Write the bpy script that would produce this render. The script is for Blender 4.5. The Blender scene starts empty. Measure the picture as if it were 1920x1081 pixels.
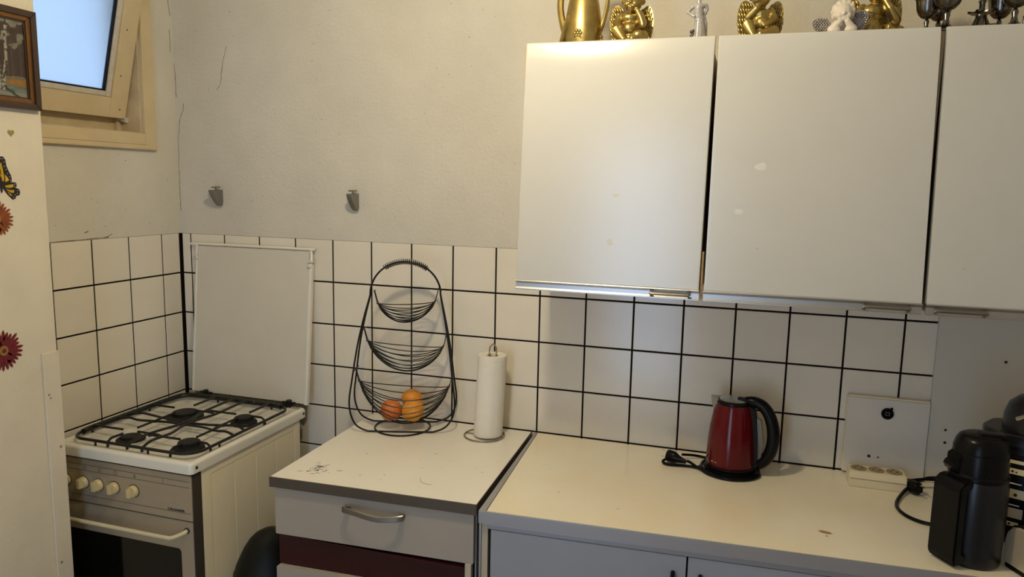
import bpy, bmesh, math, random
from mathutils import Vector, Matrix, Euler

random.seed(7)
S = bpy.context.scene
COL = S.collection
PI = math.pi

# ------------------------------------------------------------------ camera, world, lights, exposure
cam_d = bpy.data.cameras.new('camera'); cam = bpy.data.objects.new('camera', cam_d); COL.objects.link(cam)
cam_d.sensor_width = 36.0; cam_d.lens = 36.0 * 1375.43 / 1920.0; cam_d.clip_start = 0.02
cam.matrix_world = (Matrix.Translation((2.05655, -2.29575, 1.68059)) @ Matrix.Rotation(0.304734, 4, 'Z')
                    @ Matrix.Rotation(1.430699, 4, 'X') @ Matrix.Rotation(0.020066, 4, 'Z'))
S.camera = cam
vs = S.view_settings
vs.view_transform = 'Standard'; vs.look = 'None'; vs.gamma = 1.0; vs.use_curve_mapping = False
vs.exposure = 0.0

W = bpy.data.worlds.new('sky'); S.world = W; W.use_nodes = True
W.node_tree.nodes['Background'].inputs[0].default_value = (0.52, 0.72, 1.0, 1)
W.node_tree.nodes['Background'].inputs[1].default_value = 1.25

LAMP = (1.46, -1.08, 2.42)
ld = bpy.data.lights.new('ceiling_bulb', 'POINT'); ld.energy = 34.5; ld.color = (1.0, 0.845, 0.565); ld.shadow_soft_size = 0.055
lo = bpy.data.objects.new('ceiling_bulb', ld); COL.objects.link(lo); lo.location = LAMP
# daylight through the glazed door behind the camera
dd = bpy.data.lights.new('rear_daylight', 'AREA'); dd.shape = 'RECTANGLE'; dd.size = 0.56; dd.size_y = 1.85
dd.energy = 13; dd.color = (0.55, 0.72, 1.0)
do = bpy.data.objects.new('rear_daylight', dd); COL.objects.link(do)
do.location = (1.40, -3.17, 1.10); do.rotation_euler = (PI / 2, 0, 0)

# ------------------------------------------------------------------ helpers
def thing(name, loc, label=None, cat=None, group=None, rz=0.0, kind=None):
    o = bpy.data.objects.new(name, None); COL.objects.link(o)
    o.empty_display_size = 0.05
    o.location = loc; o.rotation_euler = (0, 0, rz)
    if label: o['label'] = label
    if cat: o['category'] = cat
    if group: o['group'] = group
    if kind: o['kind'] = kind
    return o

def obj(name, bm, mat, parent=None, local=True, smooth=True, angle=38, kind=None, label=None, cat=None, group=None):
    me = bpy.data.meshes.new(name)
    bmesh.ops.recalc_face_normals(bm, faces=bm.faces[:])
    bm.to_mesh(me); bm.free()
    return obj_me(name, me, mat, parent, local, smooth, angle, kind, label, cat, group)

def obj_me(name, me, mat, parent=None, local=True, smooth=True, angle=38, kind=None, label=None, cat=None, group=None):
    if mat is not None and len(me.materials) == 0:
        me.materials.append(mat)
    if smooth:
        for p in me.polygons: p.use_smooth = True
        me.set_sharp_from_angle(angle=math.radians(angle))
    o = bpy.data.objects.new(name, me); COL.objects.link(o)
    if smooth and angle < 100:
        wn = o.modifiers.new('weighted_normal', 'WEIGHTED_NORMAL'); wn.keep_sharp = True
    if parent is not None:
        o.parent = parent
        if not local:      # vertices were given in world coordinates
            M = Matrix.Identity(4); q = parent; chain = []
            while q is not None:
                chain.append(q); q = q.parent
            for q in reversed(chain):
                M = M @ Matrix.Translation(q.location) @ q.rotation_euler.to_matrix().to_4x4()
            me.transform(M.inverted())
    if kind: o['kind'] = kind
    if label: o['label'] = label
    if cat: o['category'] = cat
    if group: o['group'] = group
    return o

def obj_split(name, bm, mat, parent, **kw):
    """every loose piece in bm becomes a part of its own"""
    bm.verts.ensure_lookup_table(); seen = set(); out = []
    for v0 in bm.verts:
        if v0 in seen: continue
        comp = [v0]; seen.add(v0); i = 0
        while i < len(comp):
            for e in comp[i].link_edges:
                w = e.other_vert(comp[i])
                if w not in seen: seen.add(w); comp.append(w)
            i += 1
        nb = NB(); mp = {v: nb.verts.new(v.co) for v in comp}
        for f in {f for v in comp for f in v.link_faces}: nb.faces.new([mp[v] for v in f.verts])
        out.append(obj(name, nb, mat, parent, **kw))
    bm.free()
    return out

def copy_tree(o, parent=None):
    c = o.copy(); COL.objects.link(c)
    if parent is not None: c.parent = parent
    for ch in [k for k in bpy.data.objects if k.parent == o]:
        copy_tree(ch, c)
    return c

def NB(): return bmesh.new()

def box(bm, x0, x1, y0, y1, z0, z1, bev=0.0, seg=2, M=None):
    r = bmesh.ops.create_cube(bm, size=1.0)
    vs_ = r['verts']
    for v in vs_:
        v.co = Vector((x0 + (v.co.x + .5) * (x1 - x0), y0 + (v.co.y + .5) * (y1 - y0), z0 + (v.co.z + .5) * (z1 - z0)))
    if M is not None:
        for v in vs_: v.co = M @ v.co
    if bev > 0:
        es = list({e for v in vs_ for e in v.link_edges})
        bmesh.ops.bevel(bm, geom=es, offset=bev, segments=seg, affect='EDGES', profile=0.5)

def frames(pts, closed):
    n = len(pts); T = []
    for i in range(n):
        a = pts[(i - 1) % n] if (closed or i > 0) else pts[i]
        b = pts[(i + 1) % n] if (closed or i < n - 1) else pts[i]
        t = (b - a)
        T.append(t.normalized() if t.length > 1e-9 else Vector((0, 0, 1)))
    up = Vector((0, 0, 1)) if abs(T[0].z) < .9 else Vector((1, 0, 0))
    N = [(up - T[0] * up.dot(T[0])).normalized()]
    for i in range(1, n):
        q = N[-1] - T[i] * N[-1].dot(T[i])
        N.append(q.normalized() if q.length > 1e-9 else N[-1])
    return T, N

def tube(bm, pts, r, n=8, closed=False, flat=1.0):
    pts = [Vector(p) for p in pts]
    T, N = frames(pts, closed)
    rings = []
    for i, p in enumerate(pts):
        ri = r[i] if isinstance(r, (list, tuple)) else r
        B = T[i].cross(N[i])
        rings.append([bm.verts.new(p + (N[i] * math.cos(2 * PI * k / n) + B * math.sin(2 * PI * k / n) * flat) * ri) for k in range(n)])
    m = len(rings)
    for i in range(m if closed else m - 1):
        a, b = rings[i], rings[(i + 1) % m]
        for k in range(n):
            bm.faces.new((a[k], a[(k + 1) % n], b[(k + 1) % n], b[k]))
    if not closed:
        bm.faces.new(rings[0][::-1]); bm.faces.new(rings[-1])

def lathe(bm, prof, c=(0, 0, 0), n=32, M=None, sx=1.0, sy=1.0):
    c = Vector(c); rings = []
    for (r, z) in prof:
        if r < 1e-6:
            rings.append([bm.verts.new((0, 0, z))])
        else:
            rings.append([bm.verts.new((r * math.cos(2 * PI * k / n) * sx, r * math.sin(2 * PI * k / n) * sy, z)) for k in range(n)])
    for a, b in zip(rings[:-1], rings[1:]):
        for k in range(n):
            if len(a) == 1 and len(b) == 1: continue
            if len(a) == 1: bm.faces.new((a[0], b[k], b[(k + 1) % n]))
            elif len(b) == 1: bm.faces.new((a[k], b[0], a[(k + 1) % n]))
            else: bm.faces.new((a[k], a[(k + 1) % n], b[(k + 1) % n], b[k]))
    if len(rings[0]) > 1: bm.faces.new(rings[0][::-1])
    if len(rings[-1]) > 1: bm.faces.new(rings[-1])
    for ring in rings:
        for v in ring:
            v.co = (M @ v.co if M is not None else v.co) + c

def prism(bm, poly, w0, w1, f, bev=0.0):
    """extrude a 2D outline; f(u, v, w) gives the 3D point"""
    a = [bm.verts.new(f(u, v, w0)) for u, v in poly]
    b = [bm.verts.new(f(u, v, w1)) for u, v in poly]
    n = len(poly)
    fs = [bm.faces.new(a[::-1]), bm.faces.new(b)]
    for k in range(n):
        fs.append(bm.faces.new((a[k], a[(k + 1) % n], b[(k + 1) % n], b[k])))
    if bev > 0:
        es = list({e for v in b for e in v.link_edges if e.other_vert(v) in b})
        bmesh.ops.bevel(bm, geom=es, offset=bev, segments=2, affect='EDGES', profile=0.5)

XY = lambda u, v, w: (u, v, w)
XZ = lambda u, v, w: (u, w, v)
YZ = lambda u, v, w: (w, u, v)

def ball(bm, c, r, seg=12, rot=None):
    if not isinstance(r, (tuple, list)): r = (r, r, r)
    m = Matrix.Translation(c)
    if rot: m = m @ Euler(rot).to_matrix().to_4x4()
    m = m @ Matrix.Diagonal((r[0], r[1], r[2], 1))
    bmesh.ops.create_uvsphere(bm, u_segments=seg, v_segments=max(6, seg * 2 // 3), radius=1.0, matrix=m)

def arc(c, r, a0, a1, n, f):
    return [f(c[0] + r * math.cos(a0 + (a1 - a0) * i / n), c[1] + r * math.sin(a0 + (a1 - a0) * i / n)) for i in range(n + 1)]

def rrect(x0, x1, y0, y1, r, n=5):
    P = []
    for cx, cy, a in ((x1 - r, y1 - r, 0), (x0 + r, y1 - r, PI / 2), (x0 + r, y0 + r, PI), (x1 - r, y0 + r, 1.5 * PI)):
        for i in range(n + 1):
            t = a + PI / 2 * i / n
            P.append((cx + r * math.cos(t), cy + r * math.sin(t)))
    return P

def spline(P, k=8):
    """Catmull-Rom through the points"""
    P = [Vector(p) for p in P]; out = []
    for i in range(len(P) - 1):
        p0 = P[i - 1] if i > 0 else P[i] * 2 - P[i + 1]
        p1, p2 = P[i], P[i + 1]
        p3 = P[i + 2] if i + 2 < len(P) else P[i + 1] * 2 - P[i]
        for j in range(k):
            t = j / k
            out.append(0.5 * ((2 * p1) + (p2 - p0) * t + (2 * p0 - 5 * p1 + 4 * p2 - p3) * t * t + (3 * p1 - p0 - 3 * p2 + p3) * t ** 3))
    out.append(P[-1])
    return out

def blob(parts, voxel, smooth=4):
    """one continuous organic surface grown over ellipsoids ('e', centre, radii, rot) and limbs ('c', points, radii)"""
    bm = NB()
    for q in parts:
        if q[0] == 'e': ball(bm, q[1], q[2], 14, q[3] if len(q) > 3 else None)
        else:
            tube(bm, q[1], q[2], 10)
            for p_, r_ in ((q[1][0], q[2][0]), (q[1][-1], q[2][-1])): ball(bm, p_, r_, 10)
    bmesh.ops.recalc_face_normals(bm, faces=bm.faces[:])
    me = bpy.data.meshes.new('blob'); bm.to_mesh(me); bm.free()
    o = bpy.data.objects.new('blob', me); COL.objects.link(o)
    m = o.modifiers.new('r', 'REMESH'); m.mode = 'VOXEL'; m.voxel_size = voxel
    s = o.modifiers.new('s', 'SMOOTH'); s.iterations = smooth; s.factor = 0.5
    dg = bpy.context.evaluated_depsgraph_get(); dg.update()
    res = bpy.data.meshes.new_from_object(o.evaluated_get(dg))
    bpy.data.objects.remove(o); bpy.data.meshes.remove(me)
    return res

# ------------------------------------------------------------------ materials
def mat(name, col, rough=0.5, metal=0.0, var=0.0, vscale=6.0, bump=0.0, bscale=200.0, coat=0.0, col2=None,
        spec=0.5, rand=0.0, stretch=None, trans=0.0, bdetail=4.0, rvar=0.0):
    m = bpy.data.materials.new(name); m.use_nodes = True
    nt = m.node_tree; b = nt.nodes['Principled BSDF']
    b.inputs['Base Color'].default_value = (*col, 1); b.inputs['Roughness'].default_value = rough
    b.inputs['Metallic'].default_value = metal; b.inputs['Coat Weight'].default_value = coat
    b.inputs['Coat Roughness'].default_value = 0.08
    b.inputs['Specular IOR Level'].default_value = spec
    b.inputs['Transmission Weight'].default_value = trans
    tc = nt.nodes.new('ShaderNodeTexCoord'); src = tc.outputs['Object']
    if stretch:
        mp = nt.nodes.new('ShaderNodeMapping'); mp.inputs['Scale'].default_value = stretch
        nt.links.new(src, mp.inputs['Vector']); src = mp.outputs['Vector']
    out = None
    if var > 0 or col2 is not None:
        n = nt.nodes.new('ShaderNodeTexNoise'); n.inputs['Scale'].default_value = vscale; n.inputs['Detail'].default_value = 6
        n.inputs['Roughness'].default_value = 0.62
        nt.links.new(src, n.inputs['Vector'])
        rp = nt.nodes.new('ShaderNodeValToRGB')
        c2 = col2 if col2 is not None else tuple(c * (1 - var) for c in col)
        rp.color_ramp.elements[0].position = 0.30; rp.color_ramp.elements[1].position = 0.68
        rp.color_ramp.elements[0].color = (*c2, 1); rp.color_ramp.elements[1].color = (*col, 1)
        nt.links.new(n.outputs['Fac'], rp.inputs['Fac']); out = rp.outputs['Color']
        if rvar > 0:
            mr = nt.nodes.new('ShaderNodeMapRange'); mr.inputs['To Min'].default_value = rough + rvar; mr.inputs['To Max'].default_value = rough
            nt.links.new(n.outputs['Fac'], mr.inputs['Value']); nt.links.new(mr.outputs['Result'], b.inputs['Roughness'])
    if rand > 0:
        oi = nt.nodes.new('ShaderNodeObjectInfo')
        mr = nt.nodes.new('ShaderNodeMapRange'); mr.inputs['To Min'].default_value = 1 - rand; mr.inputs['To Max'].default_value = 1
        nt.links.new(oi.outputs['Random'], mr.inputs['Value'])
        mx = nt.nodes.new('ShaderNodeMix'); mx.data_type = 'RGBA'; mx.blend_type = 'MULTIPLY'; mx.inputs['Factor'].default_value = 1
        if out is not None: nt.links.new(out, mx.inputs['A'])
        else: mx.inputs['A'].default_value = (*col, 1)
        nt.links.new(mr.outputs['Result'], mx.inputs['B']); out = mx.outputs['Result']
    if out is not None: nt.links.new(out, b.inputs['Base Color'])
    if bump > 0:
        n2 = nt.nodes.new('ShaderNodeTexNoise'); n2.inputs['Scale'].default_value = bscale; n2.inputs['Detail'].default_value = bdetail
        nt.links.new(src, n2.inputs['Vector'])
        bp = nt.nodes.new('ShaderNodeBump'); bp.inputs['Strength'].default_value = bump; bp.inputs['Distance'].default_value = 0.002
        nt.links.new(n2.outputs['Fac'], bp.inputs['Height']); nt.links.new(bp.outputs['Normal'], b.inputs['Normal'])
    return m

M_ = {}
M_['plaster'] = mat('plaster', (.665, .635, .555), .85, var=.13, vscale=3.0, bump=.9, bscale=85, bdetail=7)
M_['plaster_pier'] = mat('plaster_pier', (.76, .69, .545), .85, var=.10, vscale=5, bump=.6, bscale=90)
M_['tile'] = mat('tile', (.82, .765, .66), .16, var=.05, vscale=9, rand=.06, bump=.05, bscale=14, coat=.0)
M_['grout'] = mat('grout', (.010, .007, .0065), .9, spec=.1)
M_['ceiling'] = mat('ceiling', (.75, .71, .62), .9)
M_['floor'] = mat('floor', (.42, .35, .26), .5, var=.3, vscale=8)
M_['door'] = mat('door', (.63, .62, .575), .24, var=.03, vscale=5, spec=1.0)
M_['carcass'] = mat('carcass', (.46, .33, .17), .6)
M_['chip_edge'] = mat('chip_edge', (.42, .25, .10), .7, var=.3, vscale=120)
M_['alu'] = mat('aluminium', (.50, .495, .49), .36, 1.0, stretch=(2, 90, 90), bump=.03, bscale=30)
M_['chrome'] = mat('chrome', (.72, .70, .66), .12, 1.0)
M_['laminate'] = mat('laminate', (.90, .87, .80), .28, var=.05, vscale=4, bump=.02, bscale=300)
M_['laminate_worn'] = mat('laminate_worn', (.90, .86, .72), .15, vscale=3.2, col2=(.85, .76, .57), bump=.02, bscale=300)
M_['brown_edge'] = mat('brown_edge', (.085, .068, .05), .42, var=.15, vscale=40)
M_['grey_edge'] = mat('grey_edge', (.36, .36, .38), .35, metal=.35)
M_['white_front'] = mat('white_front', (.395, .355, .30), .35, var=.04, vscale=5)
M_['grey_front'] = mat('grey_front', (.31, .33, .375), .4, var=.04, vscale=6)
M_['maroon'] = mat('maroon', (.035, .002, .005), .25, var=.2, vscale=6)
M_['dark'] = mat('dark_gap', (.012, .011, .01), .8)
M_['post'] = mat('post_wood', (.50, .44, .33), .6, var=.12, vscale=30, stretch=(1, 1, .1))
M_['enamel'] = mat('white_enamel', (.80, .775, .69), .16, var=.03, vscale=8, coat=.3)
M_['lid'] = mat('lid_enamel', (.66, .63, .545), .30, var=.05, vscale=7)
M_['stove_grey'] = mat('stove_grey', (.45, .385, .285), .36, metal=.35, var=.06, vscale=14, stretch=(.3, 1, 6))
M_['stove_dark'] = mat('stove_dark', (.06, .052, .04), .5, metal=.2)
M_['panel_paint'] = mat('panel_paint', (.92, .82, .58), .55, var=.05, vscale=10)
M_['knob'] = mat('knob_cream', (.64, .53, .29), .35)
M_['bar_cream'] = mat('bar_cream', (.68, .60, .39), .3)
M_['iron'] = mat('black_iron', (.008, .008, .008), .34, spec=.35)
M_['iron_matte'] = mat('burner_iron', (.010, .010, .010), .6, spec=.3, bump=.2, bscale=200)
M_['oven_glass'] = mat('oven_glass', (.003, .003, .0025), .07, spec=.4)
M_['ink'] = mat('ink', (.015, .013, .012), .6)
M_['wire'] = mat('black_wire', (.005, .005, .006), .35, spec=.35)
M_['wire_steel'] = mat('wire_steel', (.40, .36, .30), .25, 1.0)
M_['paper'] = mat('paper', (.80, .765, .68), .95, bump=.9, bscale=60, stretch=(1.5, 1.5, 5))
M_['orange'] = mat('orange_peel', (.78, .30, .022), .42, var=.12, vscale=20, bump=.5, bscale=420)
M_['orange_red'] = mat('orange_peel_red', (.62, .17, .03), .42, var=.2, vscale=25, bump=.5, bscale=420)
M_['red'] = mat('kettle_red', (.085, .0015, .004), .16, coat=.12, spec=.25)
M_['steel'] = mat('brushed_steel', (.50, .485, .45), .28, 1.0, stretch=(60, 60, 2), bump=.04, bscale=20)
M_['dull_steel'] = mat('dull_steel', (.24, .22, .19), .38, .9)
M_['black'] = mat('black_plastic', (.004, .004, .0045), .27, spec=.15)
M_['black_matte'] = mat('black_matte', (.006, .006, .006), .6, spec=.2)
M_['charcoal'] = mat('charcoal', (.010, .010, .0125), .28, spec=.35)
M_['gauge'] = mat('gauge', (.15, .13, .09), .25, trans=.3)
M_['cream_plastic'] = mat('cream_plastic', (.73, .65, .46), .4)
M_['socket_dark'] = mat('socket_recess', (.30, .235, .12), .5)
M_['cover'] = mat('cover_white', (.70, .665, .60), .45, var=.03, vscale=6)
M_['board'] = mat('board_grey', (.62, .59, .51), .55, var=.04, vscale=5, bump=.08, bscale=160)
M_['gold'] = mat('gold_paint', (.50, .37, .125), .33, .9, var=.3, vscale=30, bump=.05, bscale=300)
M_['pewter'] = mat('pewter', (.20, .185, .165), .22, 1.0, var=.25, vscale=30)
M_['porcelain'] = mat('porcelain', (.72, .67, .60), .28, var=.08, vscale=40, coat=.4)
M_['porcelain_grey'] = mat('porcelain_grey', (.55, .535, .52), .22, var=.35, vscale=50, metal=.25)
M_['bisque'] = mat('bisque', (.74, .66, .55), .5, var=.08, vscale=60)
M_['silver'] = mat('silver_paint', (.50, .48, .46), .3, .9, var=.4, vscale=90)
M_['window_paint'] = mat('window_paint', (.64, .52, .32), .5, var=.12, vscale=10)
M_['window_paint_old'] = mat('window_paint_old', (.62, .51, .33), .6, var=.25, vscale=14)
M_['bead'] = mat('bead_paint', (.62, .58, .52), .45, var=.2, vscale=40)
M_['frame_wood'] = mat('frame_wood', (.04, .014, .007), .25, var=.4, vscale=20, stretch=(1, 1, 1), coat=.4)
M_['frame_gilt'] = mat('frame_gilt', (.21, .10, .033), .3, metal=.6, var=.3, vscale=40)
M_['bin'] = mat('bin_dark', (.006, .0065, .0045), .5, spec=.25)
M_['olive'] = mat('heart_olive', (.30, .25, .075), .5)
M_['st_black'] = mat('sticker_black', (.012, .009, .010), .45)
M_['st_yellow'] = mat('sticker_yellow', (.66, .40, .02), .45, var=.25, vscale=60)
M_['st_white'] = mat('sticker_white', (.75, .72, .68), .45)
M_['st_orange'] = mat('sticker_orange', (.30, .07, .018), .5, var=.45, vscale=90)
M_['st_red'] = mat('sticker_red', (.19, .012, .022), .5, var=.45, vscale=90)
M_['st_heart'] = mat('sticker_core', (.36, .20, .04), .6, var=.4, vscale=200)
M_['crack'] = mat('crack', (.20, .16, .11), .9)

fg = bpy.data.materials.new('frosted_glass'); fg.use_nodes = True
b = fg.node_tree.nodes['Principled BSDF']
b.inputs['Base Color'].default_value = (.86, .92, 1.0, 1); b.inputs['Transmission Weight'].default_value = 1.0
b.inputs['Roughness'].default_value = 0.55; b.inputs['IOR'].default_value = 1.35
_n = fg.node_tree.nodes.new('ShaderNodeTexNoise'); _n.inputs['Scale'].default_value = 260
_b = fg.node_tree.nodes.new('ShaderNodeBump'); _b.inputs['Strength'].default_value = .35; _b.inputs['Distance'].default_value = .002
fg.node_tree.links.new(_n.outputs['Fac'], _b.inputs['Height']); fg.node_tree.links.new(_b.outputs['Normal'], b.inputs['Normal'])
M_['frosted'] = fg

em = bpy.data.materials.new('lamp_globe'); em.use_nodes = True
b = em.node_tree.nodes['Principled BSDF']; b.inputs['Emission Color'].default_value = (1, .80, .52, 1); b.inputs['Emission Strength'].default_value = 6
b.inputs['Base Color'].default_value = (.8, .75, .65, 1)
M_['globe'] = em

# ------------------------------------------------------------------ room shell
XR, YR, ZC = 3.34, -3.25, 2.75
P = 0.154; K0 = 0.045; J0 = 0.0955; ZL = 0.86; G = 0.0056
Zr = lambda r: ZL + (4 - r) * P
ZT = Zr(0) - .002

bm = NB(); box(bm, -.25, XR + .1, YR - .1, .15, -.1, 0); obj('floor', bm, M_['floor'], kind='structure', smooth=False)
bm = NB(); box(bm, -.25, XR + .1, YR - .1, .15, ZC, ZC + .1); obj('ceiling', bm, M_['ceiling'], kind='structure', smooth=False)
bm = NB(); box(bm, 0, XR, 0, .15, ZT, ZC); wall_back = obj('wall_back', bm, M_['plaster'], kind='structure', smooth=False)
bm = NB(); box(bm, 0, XR, .003, .15, 0, ZT); obj('grout_bed', bm, M_['grout'], wall_back, smooth=False)
bm = NB(); box(bm, XR, XR + .1, YR, .15, 0, ZC); obj('wall_right', bm, M_['plaster'], kind='structure', smooth=False)
# rear wall with an opening for a glazed door light
bm = NB()
for a in ((-.25, 1.08, 0, ZC), (1.72, XR, 0, ZC), (1.08, 1.72, 0, .12), (1.08, 1.72, 2.08, ZC)):
    box(bm, a[0], a[1], YR - .1, YR, a[2], a[3])
obj('wall_rear', bm, M_['plaster'], kind='structure', smooth=False)
w2 = thing('door_1', (1.40, YR, .10), kind='structure')
bm = NB()
for a in ((1.06, 1.11, .02, 2.10), (1.69, 1.74, .02, 2.10), (1.11, 1.69, .02, .16), (1.11, 1.69, 2.05, 2.10)):
    box(bm, a[0], a[1], YR - .06, YR + .03, a[2], a[3], .004)
obj('door_frame', bm, M_['window_paint'], w2, local=False)
bm = NB(); box(bm, 1.11, 1.69, YR - .03, YR - .024, .16, 2.05); obj('glass_pane', bm, M_['frosted'], w2, local=False, smooth=False)

# left wall with the window opening
WY0, WY1, WZ0, WZ1 = -.165, -.715, 1.832, 2.42
bm = NB()
box(bm, -.12, 0, WY0, .15, ZT, ZC)
box(bm, -.12, 0, WY1, WY0, ZT, WZ0); box(bm, -.12, 0, WY1, WY0, WZ1, ZC)
box(bm, -.12, 0, YR, WY1, ZT, ZC)
box(bm, -.12, 0, YR, -.725, 0, ZT)
wall_left = obj('wall_left', bm, M_['plaster'], kind='structure', smooth=False)
bm = NB(); box(bm, -.12, -.003, -.725, .15, 0, ZT); obj('grout_bed', bm, M_['grout'], wall_left, smooth=False)
# pier / wall stub at the left of the picture
XP, YP = 0.20, -.726
bm = NB(); box(bm, 0, XP, YR, YP, 0, ZC, .004, 2); wall_pier = obj('wall_pier', bm, M_['plaster_pier'], kind='structure')
bm = NB(); box(bm, XP, XP + .008, -.779, YP - .001, 0, 1.187, .0015, 1)
obj('trim_1', bm, M_['plaster_pier'], kind='structure')

# tiles: each tile its own object, alike ones share a mesh
tile_cache = {}
def tile_mesh(w, h):
    key = (round(w, 4), round(h, 4))
    if key not in tile_cache:
        bm = NB(); box(bm, -w / 2, w / 2, 0, .006, -h / 2, h / 2)
        es = [e for e in bm.edges if all(v.co.y < .001 for v in e.verts)]
        bmesh.ops.bevel(bm, geom=es, offset=.0011, segments=1, affect='EDGES')
        for v in bm.verts:
            if v.co.y > .004: v.co.y = .003
        bmesh.ops.recalc_face_normals(bm, faces=bm.faces[:])
        me = bpy.data.meshes.new('tile'); bm.to_mesh(me); bm.free(); me.materials.append(M_['tile'])
        tile_cache[key] = me
    return tile_cache[key]
def tile(parent, side, a0, a1, z0, z1):
    me = tile_mesh(a1 - a0, z1 - z0)
    o = bpy.data.objects.new('tile', me); COL.objects.link(o); o.parent = parent
    jit = (random.uniform(-.0022, .0022), random.uniform(-.0022, .0022))
    if side == 'back':
        o.location = ((a0 + a1) / 2, 0, (z0 + z1) / 2); o.rotation_euler = (jit[0], 0, jit[1])
    else:
        o.location = (0, -(a0 + a1) / 2, (z0 + z1) / 2); o.rotation_euler = (jit[0], 0, PI / 2 + jit[1])
for r in range(0, 6):
    z1, z0 = Zr(r) - G / 2, Zr(r + 1) + G / 2
    if r == 0: z1 = ZT - .001
    spans = [(.008, K0 - G / 2)] + [(K0 + k * P + G / 2, K0 + (k + 1) * P - G / 2) for k in range(0, 17)]
    for k, (a, c) in enumerate(spans):
        if r == 5 and k > 6: continue
        tile(wall_back, 'back', a, c, z0, z1)
    spans = [(.009, J0 - G / 2)] + [(J0 + k * P + G / 2, J0 + (k + 1) * P - G / 2) for k in range(0, 4)]
    for (a, c) in spans: tile(wall_left, 'left', a, min(c, .7245), z0, z1)

# cracks and flaking in the plaster
def ribbon(bm, pts, w, f):
    pts = [Vector(p) for p in pts]
    for i in range(len(pts) - 1):
        a, c = pts[i], pts[i + 1]
        d = (c - a)
        if d.length < 1e-6: continue
        n = Vector((-d.y, d.x)).normalized()
        wa = w * (0.5 + random.random()); wc = w * (0.5 + random.random())
        q = [a + n * wa, a - n * wa, c - n * wc, c + n * wc]
        prism(bm, [(p.x, p.y) for p in q], 0, .0006, f)
back_f = lambda u, v, w: (u, -w, v)
left_f = lambda u, v, w: (w, u, v)
def crack(parent, pts, w, f, jit=.0035):
    P2 = []
    for a, c in zip(pts[:-1], pts[1:]):
        n = max(2, int((Vector(c) - Vector(a)).length / .018))
        for i in range(n):
            t = i / n
            P2.append((a[0] + (c[0] - a[0]) * t + random.uniform(-jit, jit) * .6, a[1] + (c[1] - a[1]) * t + random.uniform(-jit, jit) * .3))
    P2.append(pts[-1])
    bm = NB(); ribbon(bm, P2, w, f); obj('crack', bm, M_['crack'], parent, smooth=False)
crack(wall_left, [(-.014, 2.33), (-.006, 2.27)], .0009, left_f)
crack(wall_left, [(-.012, 2.22), (-.014, 2.14)], .0009, left_f)
crack(wall_back, [(.004, 2.10), (.006, 2.04), (.008, 1.98)], .0009, back_f)
crack(wall_back, [(.040, 1.955), (.034, 1.93), (.020, 1.90), (.010, 1.84), (.008, 1.75), (.006, 1.65), (.008, 1.56)], .0008, back_f)
crack(wall_back, [(.237, 2.154), (.220, 2.093), (.205, 2.020)], .0009, back_f)
crack(wall_back, [(.205, 2.018), (.190, 2.004)], .0012, back_f)
crack(wall_left, [(-.56, 1.4745), (-.47, 1.4755), (-.38, 1.477), (-.335, 1.478)], .0012, left_f, .001)
crack(wall_left, [(-.345, 1.477), (-.32, 1.489)], .0012, left_f, .001)
crack(wall_left, [(-.43, 1.497), (-.415, 1.502)], .0016, left_f, .001)
bm = NB()
for i in range(90):
    u, v = random.uniform(.04, 1.4), random.uniform(1.5, 2.3)
    s = random.uniform(.0006, .0019)
    prism(bm, [(u + s * math.cos(t) * random.uniform(.6, 1.3), v + s * math.sin(t) * random.uniform(.6, 1.2)) for t in (0, 1, 2.1, 3.1, 4.2, 5.2)], 0, .0007, back_f)
obj('plaster_pits', bm, M_['crack'], wall_back, smooth=False, kind='stuff')
bm = NB()
for i in range(26):
    u, v = random.uniform(-.55, -.02), random.uniform(1.5, 1.77)
    s = random.uniform(.0006, .0018)
    prism(bm, [(u + s * math.cos(t) * random.uniform(.6, 1.3), v + s * math.sin(t) * random.uniform(.6, 1.2)) for t in (0, 1, 2.1, 3.1, 4.2, 5.2)], 0, .0007, left_f)
obj('plaster_pits', bm, M_['crack'], wall_left, smooth=False, kind='stuff')

# ------------------------------------------------------------------ window in the left wall, tilted open
win = thing('window_1', (0, -.44, 1.832), kind='structure')
bm = NB()   # casing on the wall face
for a in ((WY0, -.114, 1.782, 2.47), (-.7245, WY1 + .004, 1.782, 2.47)):
    box(bm, 0, .016, a[0], a[1], a[2], a[3], .0025)
box(bm, 0, .016, WY1, WY0, 1.795, 1.834, .0025); box(bm, 0, .016, WY1, WY0, 2.418, 2.47, .0025)
box(bm, 0, .020, -.7245, -.112, 1.778, 1.795, .004)
obj('casing', bm, M_['window_paint'], win, local=False)
bm = NB()   # jambs lining the opening
box(bm, -.12, 0, WY0 - .006, WY0, WZ0, WZ1, .001); box(bm, -.12, 0, WY1, WY1 + .006, WZ0, WZ1, .001)
box(bm, -.12, 0, WY1 + .006, WY0 - .006, WZ0, WZ0 + .006, .001); box(bm, -.12, 0, WY1 + .006, WY0 - .006, WZ1 - .006, WZ1, .001)
box(bm, -.115, -.085, WY0 - .024, WY0 - .006, WZ0 + .006, WZ1 - .006, .001)
box(bm, -.12, -.101, WY1 + .006, WY0 - .006, WZ0 + .006, WZ0 + .125, .001)
obj('jamb', bm, M_['window_paint_old'], win, local=False)
TH = math.radians(14)
MS = Matrix.Translation((-.055, -.182, 1.884)) @ Matrix.Rotation(TH, 4, 'Y')   # local: x out of the sash face, -y across, z up the sash
def sbox(bm, x0, x1, y0, y1, z0, z1, bev=.002): box(bm, x0, x1, y0, y1, z0, z1, bev, 2, MS)
SW, SH = -.525, .515
bm = NB()
sbox(bm, -.045, 0, -.070, 0, 0, SH); sbox(bm, -.045, 0, SW, SW + .070, 0, SH)
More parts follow.
